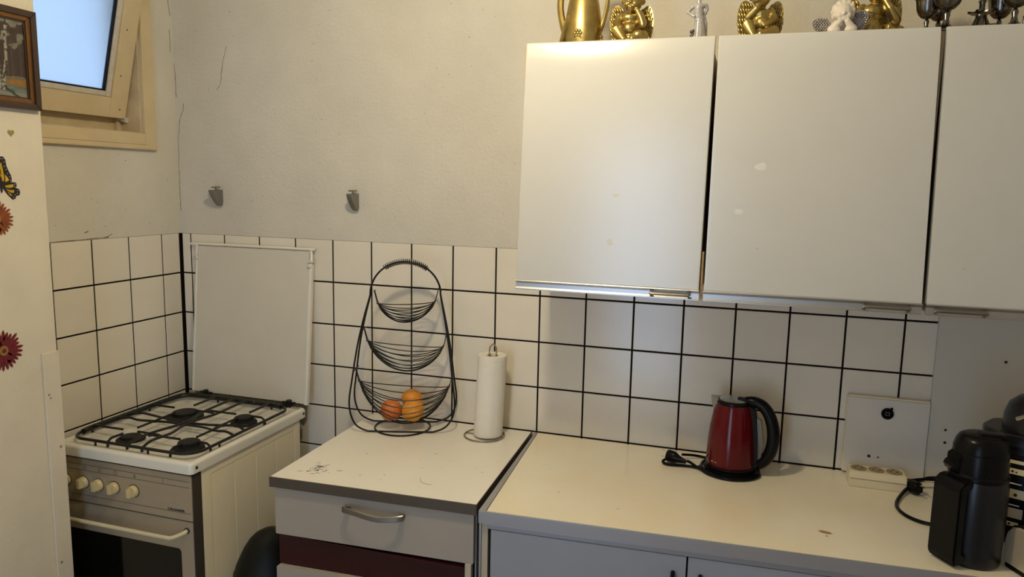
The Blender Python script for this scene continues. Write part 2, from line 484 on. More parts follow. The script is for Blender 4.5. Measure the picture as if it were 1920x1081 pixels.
sbox(bm, -.045, 0, SW + .070, -.070, 0, .068); sbox(bm, -.045, 0, SW + .070, -.070, SH - .068, SH)
sash = obj('sash', bm, M_['window_paint'], win, local=False)
bm = NB()
sbox(bm, -.03, -.004, -.090, -.070, .068, SH - .068, .004); sbox(bm, -.03, -.004, SW + .07, SW + .09, .068, SH - .068, .004)
sbox(bm, -.03, -.004, SW + .09, -.090, .068, .086, .004); sbox(bm, -.03, -.004, SW + .09, -.09, SH - .086, SH - .068, .004)
obj('glazing_bead', bm, M_['bead'], sash, local=False)
bm = NB()
sbox(bm, -.024, -.009, -.0945, -.0905, .086, SH - .086, .0004); sbox(bm, -.024, -.009, SW + .09, -.0945, .0865, .0905, .0004)
obj('rubber_seal', bm, M_['black_matte'], sash, local=False)
bm = NB(); sbox(bm, -.022, -.018, SW + .088, -.088, .084, SH - .084, 0); obj('glass_pane', bm, M_['frosted'], sash, local=False, smooth=False)
bm = NB(); sbox(bm, -.040, -.012, .0, .010, .005, .085, .002); sbox(bm, -.03, .004, -.004, .012, -.012, .005, .002)
obj('hinge', bm, M_['bead'], sash, local=False)
bm = NB()
for yy, zz in ((-.045, .145), (-.045, .30), (-.030, .03)):
    lathe(bm, [(.0026, 0), (.0026, .0008), (0, .0008)], n=10, M=MS @ Matrix.Translation((0, yy, zz)) @ Matrix.Rotation(PI / 2, 4, 'Y'))
obj_split('screw_head', bm, M_['ink'], sash, local=False)

# ------------------------------------------------------------------ ceiling lamp (out of frame)
lamp = thing('ceiling_light', (LAMP[0], LAMP[1], ZC), 'round pendant ceiling lamp with white glass globe above the kitchen floor', 'lamp')
bm = NB(); lathe(bm, [(0, 0), (.05, 0), (.045, -.03), (0, -.03)]); obj('ceiling_rose', bm, M_['cream_plastic'], lamp)
bm = NB(); tube(bm, [(0, 0, -.03), (0, 0, ZC * 0 - .22)], .004); obj('cord', bm, M_['black'], lamp)
bm = NB(); lathe(bm, [(.05, -.22), (.085, -.235), (.12, -.275), (.118, -.272), (.083, -.23), (.048, -.216)]); obj('lamp_shade', bm, M_['st_white'], lamp)
bm = NB(); ball(bm, (0, 0, -.255), .028, 16); obj('bulb', bm, M_['globe'], lamp)

# ------------------------------------------------------------------ upper cabinets
def upper_cabinet(x0, x1, label, handle, lean=(0, 0, 0, 0)):
    """lean: small shifts of the door corners in x (top-left, top-right, bottom-left, bottom-right)"""
    zt, zb, yd = 2.056, 1.394, -.355
    t = thing('wall_cabinet', ((x0 + x1) / 2, 0, zb), label, 'cabinet', 'wall cabinets over the worktop')
    bm = NB()
    box(bm, x0 + .004, x0 + .020, yd + .022, -.001, zb + .004, zt - .006, .001); box(bm, x1 - .020, x1 - .004, yd + .022, -.001, zb + .004, zt - .006, .001)
    box(bm, x0 + .020, x1 - .020, yd + .022, -.001, zt - .022, zt - .006, .001); box(bm, x0 + .020, x1 - .020, yd + .022, -.001, zb + .004, zb + .020, .001)
    box(bm, x0 + .020, x1 - .020, -.010, -.001, zb + .020, zt - .022); box(bm, x0 + .020, x1 - .020, yd + .05, -.010, 1.72, 1.736)
    obj('carcass', bm, M_['carcass'], t, local=False)
    # door: one panel whose top edge rolls back slightly
    zd = zb + .026
    n = 14; bm = NB(); G_ = []
    prof = []
    for i in range(n + 1):
        z = zd + (zt - zd) * i / n
        prof.append(z)
    prof = [zd, zd + .004] + [zd + (zt - .07 - zd) * i / 5 for i in range(1, 6)] + [zt - .058, zt - .047, zt - .038, zt - .028, zt - .016, zt - .006, zt - .0015, zt]
    def roll(z):
        a = max(0, z - (zt - .060)) / .060
        return .0052 * a * a
    front, back = [], []
    for z in prof:
        f = (z - zd) / (zt - zd)
        xl = x0 + lean[2] + (lean[0] - lean[2]) * f; xr = x1 + lean[3] + (lean[1] - lean[3]) * f
        e = .0012 if z in (prof[0], prof[-1]) else 0
        y = yd + roll(z) + e
        front.append([bm.verts.new((xl + .0012, y + .0006, z)), bm.verts.new((xl + .005, y, z)), bm.verts.new((xr - .005, y, z)), bm.verts.new((xr - .0012, y + .0006, z))])
        back.append([bm.verts.new((xl, yd + .018, z)), bm.verts.new((xr, yd + .018, z))])
    for i in range(len(prof) - 1):
        a, c = front[i], front[i + 1]; d, e2 = back[i], back[i + 1]
        for k in range(3): bm.faces.new((a[k], a[k + 1], c[k + 1], c[k]))
        bm.faces.new((a[3], d[1], e2[1], c[3])); bm.faces.new((d[0], a[0], c[0], e2[0])); bm.faces.new((d[1], d[0], e2[0], e2[1]))
    bm.faces.new((front[0][3], front[0][2], front[0][1], front[0][0], back[0][0], back[0][1]))
    bm.faces.new((front[-1][0], front[-1][1], front[-1][2], front[-1][3], back[-1][1], back[-1][0]))
    door = obj('door', bm, M_['door'], t, local=False, angle=50)
    xl, xr = x0 + lean[2], x1 + lean[3]
    bm = NB()   # aluminium grip rail along the lower edge: a shallow channel
    sec = [(yd, zd), (yd - .004, zd), (yd - .005, zd - .002), (yd - .001, zd - .005), (yd + .0015, zd - .009), (yd + .0015, zd - .019), (yd - .002, zd - .0235),
           (yd - .006, zd - .0235), (yd - .006, zd - .026), (yd + .012, zd - .026), (yd + .012, zd)]
    a = [bm.verts.new((xl, y, z)) for y, z in sec]; c = [bm.verts.new((xr, y, z)) for y, z in sec]
    for k in range(len(sec)): bm.faces.new((a[k], a[(k + 1) % len(sec)], c[(k + 1) % len(sec)], c[k]))
    bm.faces.new(a); bm.faces.new(c[::-1])
    rail = obj('grip_rail', bm, M_['alu'], door, local=False, angle=25)
    h0, h1 = handle
    bm = NB()
    tube(bm, spline([(h0, yd, zd - .014), (h0 + .001, yd - .012, zd - .013), (h0 + .008, yd - .016, zd - .013), (h1 - .008, yd - .016, zd - .013), (h1 - .001, yd - .012, zd - .013), (h1, yd, zd - .014)], 5), .0042, 8, flat=1.2)
    obj('handle', bm, M_['dull_steel'], door, local=False, label='small steel pull handle')
    return t, door
c1, d1 = upper_cabinet(1.459, 1.954, 'white wall cabinet at the left end of the row, over the paper towel side', (1.831, 1.928), (.013, .006, -.002, 0))
c2, d2 = upper_cabinet(1.968, 2.472, 'white wall cabinet in the middle of the row, above the red kettle', (2.345, 2.442), (-.001, -.016, -.003, -.001))
c3, d3 = upper_cabinet(2.478, 2.985, 'white wall cabinet at the right of the row, above the coffee machine', (2.500, 2.603), (-.011, 0, .001, 0))
# exposed chipboard edges where the doors do not meet
bm = NB(); box(bm, 1.9560, 1.9615, -.350, -.336, 1.396, 1.52, .0008); obj('edge_strip', bm, M_['chip_edge'], c2, local=False, label='bare brown chipboard edge beside the door')
# worn spots on the doors
def spot(parent, x, z, rx, rz, mat_, n=11):
    bm = NB(); prism(bm, [(x + rx * math.cos(2 * PI * k / n) * random.uniform(.7, 1.15), z + rz * math.sin(2 * PI * k / n) * random.uniform(.7, 1.15)) for k in range(n)], .3551, .3555, lambda u, v, w: (u, -w, v))
    obj('worn_spot', bm, mat_, parent, local=False, smooth=False)
M_['spot'] = mat('rubbed_paint', (.69, .68, .625), .40)
M_['spot_d'] = mat('scuffed_paint', (.50, .45, .36), .5)
spot(d1, 1.727, 1.660, .011, .006, M_['spot']); spot(d1, 1.716, 1.536, .010, .010, M_['spot'])
spot(d2, 2.086, 1.737, .015, .011, M_['spot']); spot(d2, 2.040, 1.625, .013, .009, M_['spot']); spot(d2, 2.090, 1.535, .004, .003, M_['spot_d'])
spot(d3, 2.551, 1.508, .0045, .0018, M_['spot_d'])

# ------------------------------------------------------------------ left worktop on its drawer cabinet
lw = thing('worktop', (1.12, -.31, .832), 'scratched cream worktop with dark brown front edge, under the fruit basket', 'worktop')
LWP = [(.832, -.629), (1.437, -.602), (1.414, -.005), (.827, -.005)]
bm = NB(); prism(bm, [(x + .001, y + .0025) if y < -.5 else (x, y) for x, y in LWP], .832, ZL, XY, .0012); obj('top_panel', bm, M_['laminate'], lw, local=False)
bm = NB(); prism(bm, [(.832, -.6315), (1.439, -.6045), (1.439, -.600), (.832, -.627)], .8315, ZL + .0003, XY, .0008)
prism(bm, [(1.4382, -.602), (1.4405, -.602), (1.4172, -.005), (1.4150, -.005)], .8315, ZL + .0003, XY)
obj('edge_band', bm, M_['brown_edge'], lw, local=False, label='dark brown edge band')
bm = NB()
def scr(x, y, L, a, w=.0007):
    c, s = math.cos(a) * L / 2, math.sin(a) * L / 2
    nx, ny = -math.sin(a) * w, math.cos(a) * w
    prism(bm, [(x - c, y - s), (x + nx, y + ny), (x + c, y + s), (x - nx, y - ny)], ZL + .0001, ZL + .0006, XY)
for i in range(26):
    scr(random.gauss(.925, .022), random.gauss(-.53, .022), random.uniform(.006, .022), random.uniform(.2, 1.2), random.uniform(.0005, .0011))
for i in range(10):
    scr(random.gauss(.928, .018), random.gauss(-.545, .010), random.uniform(.003, .007), random.uniform(0, 3), random.uniform(.0010, .0020))
for i in range(9):
    a = PI * 1.05 + i * .20
    scr(1.268 + .036 * math.cos(a), -.490 + .036 * math.sin(a), .010, a + PI / 2, .0006)
for i in range(14):
    scr(random.uniform(.95, 1.40), random.uniform(-.57, -.2), random.uniform(.003, .010), random.uniform(0, 3), .0006)
obj('scratches', bm, M_['ink'], lw, local=False, smooth=False, kind='stuff')

lc = thing('drawer_cabinet', (1.14, -.31, 0), 'drawer cabinet with white and dark red fronts beside the gas stove', 'cabinet')
bm = NB()
box(bm, .838, .856, -.585, -.01, 0, .831, .001); box(bm, 1.408, 1.426, -.580, -.01, 0, .831, .001)
box(bm, .856, 1.408, -.03, -.01, .05, .831); box(bm, .856, 1.408, -.57, -.03, 0, .05); box(bm, .856, 1.408, -.580, -.55, .60, .83)
obj('carcass', bm, M_['dark'], lc, local=False)
bm = NB(); box(bm, 1.4275, 1.4325, -.5785, -.02, 0, .826, .001); obj('side_panel', bm, M_['grey_edge'], lc, local=False)
def front(name, x0, x1, y0, y1, z0, z1, m, sl=.0445):
    bm = NB()
    r = .004
    a = prism(bm, rrect(x0, x1, z0, z1, r, 3), 0, .018, lambda u, v, w: (u, (y0 + (u - x0) * sl) - w + .018 - .018, v), .0012)
    return obj(name, bm, m, lc, local=False)
dr = front('drawer', .842, 1.430, -.6035, 0, .690, .8285, M_['white_front'])
bm = NB()   # wavy flat pull
cx, cz, cy = 1.150, .797, -.612
hp = []
for i in range(25):
    t = i / 24; u = (t - .5) * .178
    hp.append((u, .004 * math.cos((t - .15) * 2 * PI) * (1 if t < .7 else .8), .010 + .016 * math.sin(PI * t) ** .6))
def hs(u, dz, out, w):
    return None
a_ = []
for (u, dz, out) in hp:
    ring = []
    for (oz, oo) in ((.0075, 0), (.0085, .002), (.006, .005), (-.006, .0055), (-.0085, .003), (-.0075, 0)):
        ring.append(bm.verts.new((cx + u, cy + u * .0445 - out - oo, cz + dz * 1.0 + oz)))
    a_.append(ring)
for A, B_ in zip(a_[:-1], a_[1:]):
    for k in range(6): bm.faces.new((A[k], A[(k + 1) % 6], B_[(k + 1) % 6], B_[k]))
bm.faces.new(a_[0]); bm.faces.new(a_[-1][::-1])
for s in (-1, 1): box(bm, cx + s * .080 - .007, cx + s * .080 + .007, cy + s * .080 * .0445 - .014, cy + s * .080 * .0445 + .004, cz - .005, cz + .005, .001)
obj('handle', bm, M_['dull_steel'], dr, local=False, label='wavy brushed metal pull')
front('drawer', .842, 1.405, -.588, 0, .594, .680, M_['maroon'])['label'] = 'dark red recessed drawer front'
bm = NB(); box(bm, .846, 1.403, -.606, -.588, .6765, .682, .001); obj('front_rail', bm, M_['maroon'], lc, local=False)
front('drawer', .842, 1.430, -.6035, 0, .34, .592, M_['white_front'])['label'] = 'white lower drawer front'
front('drawer', .842, 1.430, -.6035, 0, .08, .335, M_['white_front'])['label'] = 'white lower drawer front'
bm = NB(); box(bm, 1.408, 1.4255, -.600, -.585, .06, .69, .001); obj('side_post', bm, M_['post'], lc, local=False)

# ------------------------------------------------------------------ right worktop and its base cabinets
rw = thing('worktop', (2.3, -.31, .825), 'long cream worktop with grey metal edging, under the red kettle', 'worktop')
FL = lambda x: -.6275 + .055 * (x - 1.475)
bm = NB(); prism(bm, [(1.4755, FL(1.4755)), (3.28, FL(3.28)), (3.28, -.010), (1.4375, -.010)], .826, ZL, XY, .001); obj('top_panel', bm, M_['laminate_worn'], rw, local=False)
bm = NB()
prism(bm, [(1.4565, -.6315), (1.4745, -.6305), (1.4365, -.006), (1.4285, -.006)], .828, ZL + .0012, XY, .001)
prism(bm, [(1.4565, -.6335), (3.28, FL(3.28) - .005), (3.28, FL(3.28) - .0005), (1.4565, -.629)], .828, ZL + .0008, XY, .001)
obj('edge_strip', bm, M_['grey_edge'], rw, local=False, label='grey metal edge strip')
bm = NB()
prism(bm, [(2.272, -.452), (2.283, -.447), (2.299, -.452), (2.305, -.460), (2.292, -.464), (2.279, -.460)], ZL + .0001, ZL + .0007, XY)
prism(bm, [(2.287, -.474), (2.292, -.473), (2.293, -.477), (2.288, -.478)], ZL + .0001, ZL + .0007, XY)
for x, y in ((1.62, -.45), (1.79, -.50), (1.56, -.30), (2.0, -.42), (1.70, -.22)):
    scr(x, y, random.uniform(.004, .008), random.uniform(0, 3), .0007)
obj_split('burn_mark', bm, M_['chip_edge'], rw, local=False, smooth=False)

rc = thing('base_cabinet', (1.4565, -.628, 0), 'grey white base cabinet with two doors under the long worktop', 'cabinet', rz=math.atan(.055))
bm = NB()
box(bm, .024, .99, .020, .30, .05, .79); box(bm, .024, .99, .06, .30, 0, .05)
obj('carcass', bm, M_['dark'], rc)
bm = NB(); box(bm, .006, .0225, .004, .30, 0, .8255, .001); obj('side_panel', bm, M_['post'], rc, label='raw side panel edge')
bm = NB(); box(bm, -.003, .003, .010, .30, 0, .8255, .001); obj('filler_strip', bm, M_['alu'], rc)
bm = NB(); box(bm, .0225, 1.00, .0, .018, .8125, .8255, .001); obj('top_rail', bm, M_['grey_edge'], rc)
for i, (a, c) in enumerate(((.031, .517), (.521, 1.00))):
    bm = NB(); box(bm, a, c, .0, .018, .10, .8115, .0015); dd_ = obj('door', bm, M_['grey_front'], rc)
    kx = c - .030 if i == 0 else a + .030
    bm = NB(); tube(bm, spline([(kx, 0, .768), (kx, -.014, .766), (kx, -.020, .755), (kx, -.020, .69), (kx, -.014, .68), (kx, 0, .678)], 4), .0055, 8); obj('handle', bm, M_['black'], dd_, label='dark bar handle')
bm = NB(); box(bm, .03, 1.0, .05, .06, 0, .10); obj('plinth', bm, M_['dark'], rc)
rc2 = thing('base_cabinet', (1.4565 + 1.004, -.628 + .0552, 0), 'grey white base cabinet further right under the long worktop', 'cabinet', rz=math.atan(.055))
bm = NB(); box(bm, .004, .80, .020, .30, .05, .82); obj('carcass', bm, M_['dark'], rc2)
bm = NB(); box(bm, .004, .80, .0, .018, .10, .8255, .0015); obj('door', bm, M_['grey_front'], rc2)

# ------------------------------------------------------------------ gas stove
st = thing('gas_stove', (.32, -.35, 0), 'white and grey gas stove with lid raised in the tiled corner', 'stove')
X0, X1, YF, YB, ZS = .062, .582, -.648, -.062, .868
bm = NB()   # side/back shell
box(bm, .075, .565, -.600, -.085, .04, .833, .001)
obj('body', bm, M_['stove_dark'], st, local=False)
# hob: pressed tray with a raised rounded rim
bm = NB()
def ringv(x0, x1, y0, y1, r, z): return [bm.verts.new((x, y, z)) for x, y in rrect(x0, x1, y0, y1, r, 6)]
R_ = [ringv(X0 + .004, X1 - .004, YF + .004, YB - .004, .010, ZS - .036), ringv(X0, X1, YF, YB, .014, ZS - .034), ringv(X0, X1, YF, YB, .014, ZS - .010),
      ringv(X0 + .003, X1 - .003, YF + .003, YB - .003, .013, ZS - .003), ringv(X0 + .010, X1 - .010, YF + .010, YB - .008, .014, ZS),
      ringv(X0 + .020, X1 - .018, YF + .020, -.105, .05, ZS), ringv(X0 + .026, X1 - .024, YF + .026, -.111, .05, ZS - .006),
      ringv(X0 + .045, X1 - .045, YF + .045, -.130, .04, ZS - .008)]
for A, B_ in zip(R_[:-1], R_[1:]):
    n = len(A)
    for k in range(n): bm.faces.new((A[k], A[(k + 1) % n], B_[(k + 1) % n], B_[k]))
bm.faces.new(R_[0][::-1]); bm.faces.new(R_[-1])
hob = obj('hob', bm, M_['enamel'], st, local=False, angle=60)
bm = NB()
for (x, y) in ((X1 + .0003, YF + .022), (X1 + .0003, YB - .020)):
    lathe(bm, [(.005, 0), (.0045, .0012), (0, .0012)], c=(x, y, ZS - .018), n=12, M=Matrix.Rotation(PI / 2, 4, 'Y'))
obj_split('rim_hole', bm, M_['ink'], hob, local=False)
# vent slots in the rear ledge
bm = NB()
for i in range(24):
    x = .135 + i * .0165
    box(bm, x, x + .0075, -.098, -.078, ZS - .002, ZS + .0006)
for i in range(4): box(bm, .528 + i * .011, .532 + i * .011, -.096, -.078, ZS - .002, ZS + .0006)
for i in range(3): box(bm, .088 + i * .011, .092 + i * .011, -.096, -.078, ZS - .002, ZS + .0006)
obj('vent_slots', bm, M_['ink'], hob, local=False, smooth=False, kind='stuff')
# control panel
YP_ = -.640
bm = NB(); box(bm, X0 + .008, .572, YP_, -.602, .687, .826, .0015); cp = obj('control_panel', bm, M_['stove_grey'], st, local=False)
bm = NB(); box(bm, X0 + .008, .572, -.6315, -.602, .8265, .834, 0); obj('shadow_gap', bm, M_['ink'], st, local=False)
bm = NB()
for z in (.8075, .7895, .7095): box(bm, X0 + .010, .566, YP_ - .0004, YP_, z, z + .0009)
for kx in (.170, .228, .289, .362): 
    z = .7985
    for a in ((-.005, .005, .0045, .0052), (-.005, .005, -.0052, -.0045), (-.0052, -.0045, -.005, .005), (.0045, .0052, -.005, .005)):
        if kx < .35: box(bm, kx + .006 + a[0], kx + .006 + a[1], YP_ - .0004, YP_, z + a[2], z + a[3])
    if kx > .35:
        for q in (-.004, 0, .004): box(bm, kx, kx + .009, YP_ - .0004, YP_, z + q - .0006, z + q + .0006)
box(bm, .470, .4708, YP_ - .0004, YP_, .793, .804)
obj('printed_lines', bm, M_['ink'], cp, local=False, smooth=False)
# maker's lettering
fc = bpy.data.curves.new('lettering', 'FONT'); fc.body = 'ORANIER'; fc.size = .0118; fc.extrude = .0002; fc.offset = .00035; fc.align_x = 'LEFT'; fc.space_character = 1.02
fo = bpy.data.objects.new('lettering', fc); COL.objects.link(fo)
dg = bpy.context.evaluated_depsgraph_get(); dg.update()
fm = bpy.data.meshes.new_from_object(fo.evaluated_get(dg)); bpy.data.objects.remove(fo)
xs = [v.co.x for v in fm.vertices]; fw = max(xs) - min(xs)
fm.transform(Matrix.Translation((.484, YP_ - .0004, .7125)) @ Matrix.Rotation(PI / 2, 4, 'X') @ Matrix.Diagonal((.062 / fw, .85, 1, 1)))
fm.materials.clear(); fm.materials.append(M_['ink'])
obj_me('lettering', fm, M_['ink'], cp, local=False, smooth=False)
# knobs
for i, kx in enumerate((.100, .170, .228, .289, .362)):
    Mk = Matrix.Translation((kx, YP_, .7515)) @ Matrix.Rotation(PI / 2, 4, 'X')
    bm = NB(); lathe(bm, [(.0185, 0), (.0185, .005), (.0165, .010), (.0150, .012), (0, .012)], n=24, M=Mk)
    kb = obj('knob', bm, M_['knob'], cp, local=False)
    bm = NB(); box(bm, -.0145, -.0005 + .0, -.0145, .0145, .010, .024, .002, 2, Mk @ Matrix.Translation((.007, 0, 0)))
    obj('grip', bm, M_['knob'], kb, local=False)
    bm = NB(); lathe(bm, [(.0205, 0), (.0205, .0012), (.0188, .0012)], n=24, M=Mk); obj('seat_ring', bm, M_['stove_dark'], kb, local=False)
# oven door
bm = NB()
xl, xr, zt_, zb_ = X0 + .008, .570, .683, .20
box(bm, xl, xr, -.637, -.602, zb_, zt_, .003)
od = obj('oven_door', bm, M_['stove_grey'], st, local=False)
bm = NB(); prism(bm, rrect(.095, .524, .235, .5945, .012, 4), 0, .0012, lambda u, v, w: (u, -.637 - w, v), .0005)
obj('oven_window', bm, M_['oven_glass'], od, local=False)
bm = NB()
tube(bm, spline([(.548, -.637, .655), (.545, -.650, .652), (.520, -.668, .643), (.49, -.670, .641), (.30, -.670, .641), (.13, -.670, .641), (.10, -.668, .642), (.085, -.650, .652), (.082, -.637, .655)], 5), .0062, 10)
hb = obj('oven_handle', bm, M_['bar_cream'], od, local=False, label='cream oven door bar')
bm = NB()
for x in (.548, .082): lathe(bm, [(.0095, 0), (.009, .003), (0, .003)], c=(x, -.637, .655), n=14, M=Matrix.Rotation(PI / 2, 4, 'X'))
obj_split('end_cap', bm, M_['ink'], hb, local=False)
bm = NB(); box(bm, xl, xr, -.634, -.602, .05, .195, .003); obj('lower_drawer', bm, M_['stove_grey'], st, local=False)
bm = NB()
for x in (.10, .54):
    for y in (-.57, -.13): lathe(bm, [(.018, 0), (.018, .04), (0, .04)], c=(x, y, 0), n=14)
obj_split('foot', bm, M_['black'], st, local=False)
bm = NB(); box(bm, .5705, .5735, -.6365, -.599, .05, .826, .0006); obj('side_trim', bm, M_['stove_dark'], st, local=False, label='dark strip along the front edge of the side')
# painted side panel of grooved boards
bm = NB()
box(bm, .566, .5705, -.598, -.094, .06, .832, .0006)
sp = obj('side_panel', bm, M_['panel_paint'], st, local=False)
bm = NB()
for a in ((-.598, -.560, .06, .832), (-.128, -.094, .06, .832)): box(bm, .5705, .5735, a[0], a[1], a[2], a[3], .001)
box(bm, .5705, .5735, -.560, -.128, .804, .832, .001)
obj('panel_frame', bm, M_['panel_paint'], sp, local=False)
e_ = [-.559, -.452, -.345, -.237, -.129]
for a, c in zip(e_[:-1], e_[1:]):
    bm = NB(); box(bm, .5705, .5726, a + .0020, c - .0020, .08, .8025, .0010); obj('board', bm, M_['panel_paint'], sp, local=False)
# burners
for (x, y, r, hgt) in ((.248, -.530, .040, .014), (.482, -.540, .042, .030), (.246, -.290, .056, .022), (.476, -.275, .040, .026)):
    bm = NB(); lathe(bm, [(r * 1.08, 0), (r * 1.08, hgt * .25), (r * 1.0, hgt * .42), (r * .74, hgt * .5), (r * .72, hgt * .62), (0, hgt * .62)], c=(x, y, ZS - .008), n=28)
    bu = obj('burner', bm, M_['iron_matte'], st, local=False)
    bm = NB(); rc_ = r * (.70 if hgt < .02 or True else .7)
    lathe(bm, [(rc_, hgt * .62), (rc_ * 1.02, hgt * .95), (rc_ * .94, hgt), (rc_ * .6, hgt * 1.03), (0, hgt * 1.03)], c=(x, y, ZS - .008), n=24)
    for k in range(18):
        a = 2 * PI * k / 18
        box(bm, -.0018, .0018, -.0018, .0018, hgt * .60 + ZS - .008, hgt * .93 + ZS - .008, 0, 1, Matrix.Translation((x + rc_ * 1.03 * math.cos(a), y + rc_ * 1.03 * math.sin(a), 0)))
    obj('burner_cap', bm, M_['iron_matte'], bu, local=False)
# pan supports
ZG = ZS + .012
gx0, gx1, gy0, gy1 = .094, .560, -.618, -.122
gr = None
bm = NB()
tube(bm, [(x, y, ZG) for x, y in rrect(gx0, gx1, gy0, gy1, .055, 7)], .0050, 8, closed=True)
tube(bm, spline([(gx0 + .004, gy0 + .05, ZG), (gx0 - .001, gy0 + .09, ZG + .001), (gx0 - .001, -.35, ZG + .001), (gx0 - .001, gy1 - .06, ZG + .001), (gx0 + .012, gy1 - .012, ZG + .001), (gx0 + .06, gy1 + .003, ZG + .001), (gx1 - .10, gy1 + .003, ZG + .001), (gx1 - .04, gy1 - .004, ZG)], 6), .0092, 10)
gr = obj('pan_support', bm, M_['iron'], st, local=False, label='black enamelled wire grate over the burners')
zb = ZG + .010
def finger(a, c, drop=True):
    a, c = Vector(a), Vector(c); d = (c - a).normalized()
    bm = NB()
    pts = [(a.x, a.y, ZG - (.014 if drop else 0)), (a.x, a.y, ZG + .002)] if drop else [(a.x, a.y, zb - .004)]
    m1 = a + d * .014
    pts += [(m1.x, m1.y, zb), (c.x, c.y, zb)]
    tube(bm, pts, .0040, 6); obj('finger', bm, M_['iron'], gr, local=False)
mx_, my_ = .350, -.405
for (x, y, r) in ((.248, -.530, .030), (.482, -.540, .034), (.246, -.290, .046), (.476, -.275, .032)):
    xe = gx0 if x < mx_ else gx1; ye = gy0 if y < my_ else gy1
    finger((xe, y, 0), (x + (r if xe > x else -r), y, 0)); finger((x, ye, 0), (x, y + (r if ye > y else -r), 0))
    xi = mx_ + (-.03 if x < mx_ else .03); yi = my_ + (-.025 if y < my_ else .025)
    finger((xi + (.05 if x < mx_ else -.05), y, 0), (x + (r if xi > x else -r), y, 0), False); finger((x, yi + (.05 if y < my_ else -.05), 0), (x, y + (r if yi > y else -r), 0), False)
for s in (-1, 1):
    bm = NB()
    tube(bm, spline([(gx0, my_ + s * .026, ZG), (gx0 + .05, my_ + s * .026, zb), (.19, my_ + s * .028, zb - .003), (.27, my_ + s * .013, zb - .003), (mx_, my_ + s * .009, zb - .004), (.43, my_ + s * .013, zb - .003), (.49, my_ + s * .028, zb - .002), (.53, my_ + s * .028, zb), (gx1, my_ + s * .026, ZG)], 4), .0043, 6)
    obj('crossbar', bm, M_['iron'], gr, local=False)
    bm = NB()
    tube(bm, spline([(mx_ + s * .028, gy0, ZG - .012), (mx_ + s * .028, gy0 + .004, ZG), (mx_ + s * .028, gy0 + .04, zb), (mx_ + s * .028, -.50, zb - .003), (mx_ + s * .012, -.44, zb - .003), (mx_ + s * .010, my_, zb - .004), (mx_ + s * .012, -.36, zb - .003), (mx_ + s * .028, -.29, zb - .002), (mx_ + s * .028, gy1 - .03, zb), (mx_ + s * .028, gy1, ZG)], 4), .0043, 6)
    obj('crossbar', bm, M_['iron'], gr, local=False)
bm = NB()
for (x, y) in ((gx0, -.52), (gx0, -.40), (gx0, -.24), (.22, gy1), (.40, gy1), (.50, gy1), (gx0, -.36)):
    ball(bm, (x, y, ZG + .002), .0095, 8)
for (x, y) in ((.200, gy0), (.40, gy0), (gx1, -.50), (gx1, -.28)): tube(bm, [(x, y, ZS - .006), (x, y, ZG)], .0035, 6)
obj_split('rubber_foot', bm, M_['iron'], gr, local=False)
# raised lid
LB, LTp = (-.064, .880), (-.010, 1.438)
Lh = math.hypot(LTp[0] - LB[0], LTp[1] - LB[1]); La = math.atan2(LTp[0] - LB[0], LTp[1] - LB[1])
LX0, LX1 = .082, .590
ML = Matrix.Translation((0, LB[0], LB[1])) @ Matrix.Rotation(-La, 4, 'X')
bm = NB(); box(bm, LX0 + .010, LX1 - .014, -.004, 0, 0, Lh - .008, .0012, 2, ML)
box(bm, LX0 + .012, LX1 - .016, .004, .010, .004, Lh - .012, .001, 1, ML)
lid = obj('lid', bm, M_['lid'], st, local=False)
bm = NB()
box(bm, LX0 + .002, LX0 + .011, -.007, .012, .0, Lh - .06, .003, 2, ML)
box(bm, LX1 - .014, LX1 - .002, -.006, .012, -.004, Lh - .05, .003, 2, ML)
tube(bm, [ML @ Vector(p) for p in spline([(LX0 + .006, -.003, Lh - .055), (LX0 + .004, -.003, Lh - .03), (LX0 + .006, -.003, Lh - .006), (LX0 + .014, -.003, Lh - .001), (LX1 - .03, -.003, Lh - .001), (LX1 - .012, -.003, Lh - .004), (LX1 - .006, -.003, Lh - .018), (LX1 - .006, -.003, Lh - .05)], 5)], .0052, 8)
obj('lid_rim', bm, M_['enamel'], lid, local=False)
bm = NB()
box(bm, LX0 - .002, LX0 + .010, -.010, .006, Lh - .050, Lh - .032, .002, 1, ML)
box(bm, LX1 - .018, LX1 + .004, -.010, .006, Lh - .050, Lh - .040, .002, 1, ML); box(bm, LX1 - .020, LX1 - .004, -.011, .004, Lh - .068, Lh - .058, .002, 1, ML)
obj_split('lid_clip', bm, M_['lid'], lid, local=False)
for x in (.150, .515):
    bm = NB()
    box(bm, x - .016, x + .016, -.088, -.066, ZS - .001, ZS + .010, .003); box(bm, x - .009, x + .009, -.082, -.058, ZS + .006, ZS + .024, .004)
    tube(bm, [(x - .026, -.072, ZS + .012), (x + .026, -.072, ZS + .012)], .0052, 8)
    obj('lid_hinge', bm, M_['iron'], st, local=False)
bm = NB(); box(bm, .10, .56, -.074, -.063, ZS - .001, ZS + .009, .001); obj('hinge_rail', bm, M_['stove_dark'], st, local=False)

# ------------------------------------------------------------------ dark bin between stove and drawers
bn = thing('waste_bin', (.703, -.455, 0), 'black round topped bin squeezed between stove and drawer cabinet', 'bin')
bm = NB(); lathe(bm, [(.088, 0), (.094, .02), (.107, .46), (.105, .47), (0, .47)], n=36); obj('body', bm, M_['bin'], bn)
bm = NB(); lathe(bm, [(.110, .455), (.1125, .462), (.1110, .475), (.1060, .492), (.096, .515), (.082, .545), (.066, .570), (.050, .586), (.028, .599), (0, .604)], n=44); bl_ = obj('lid', bm, M_['bin'], bn)
bm = NB(); lathe(bm, [(.1125, .460), (.1145, .463), (.1145, .468), (.1118, .472)], n=44); obj('lid_rib', bm, M_['bin'], bl_)

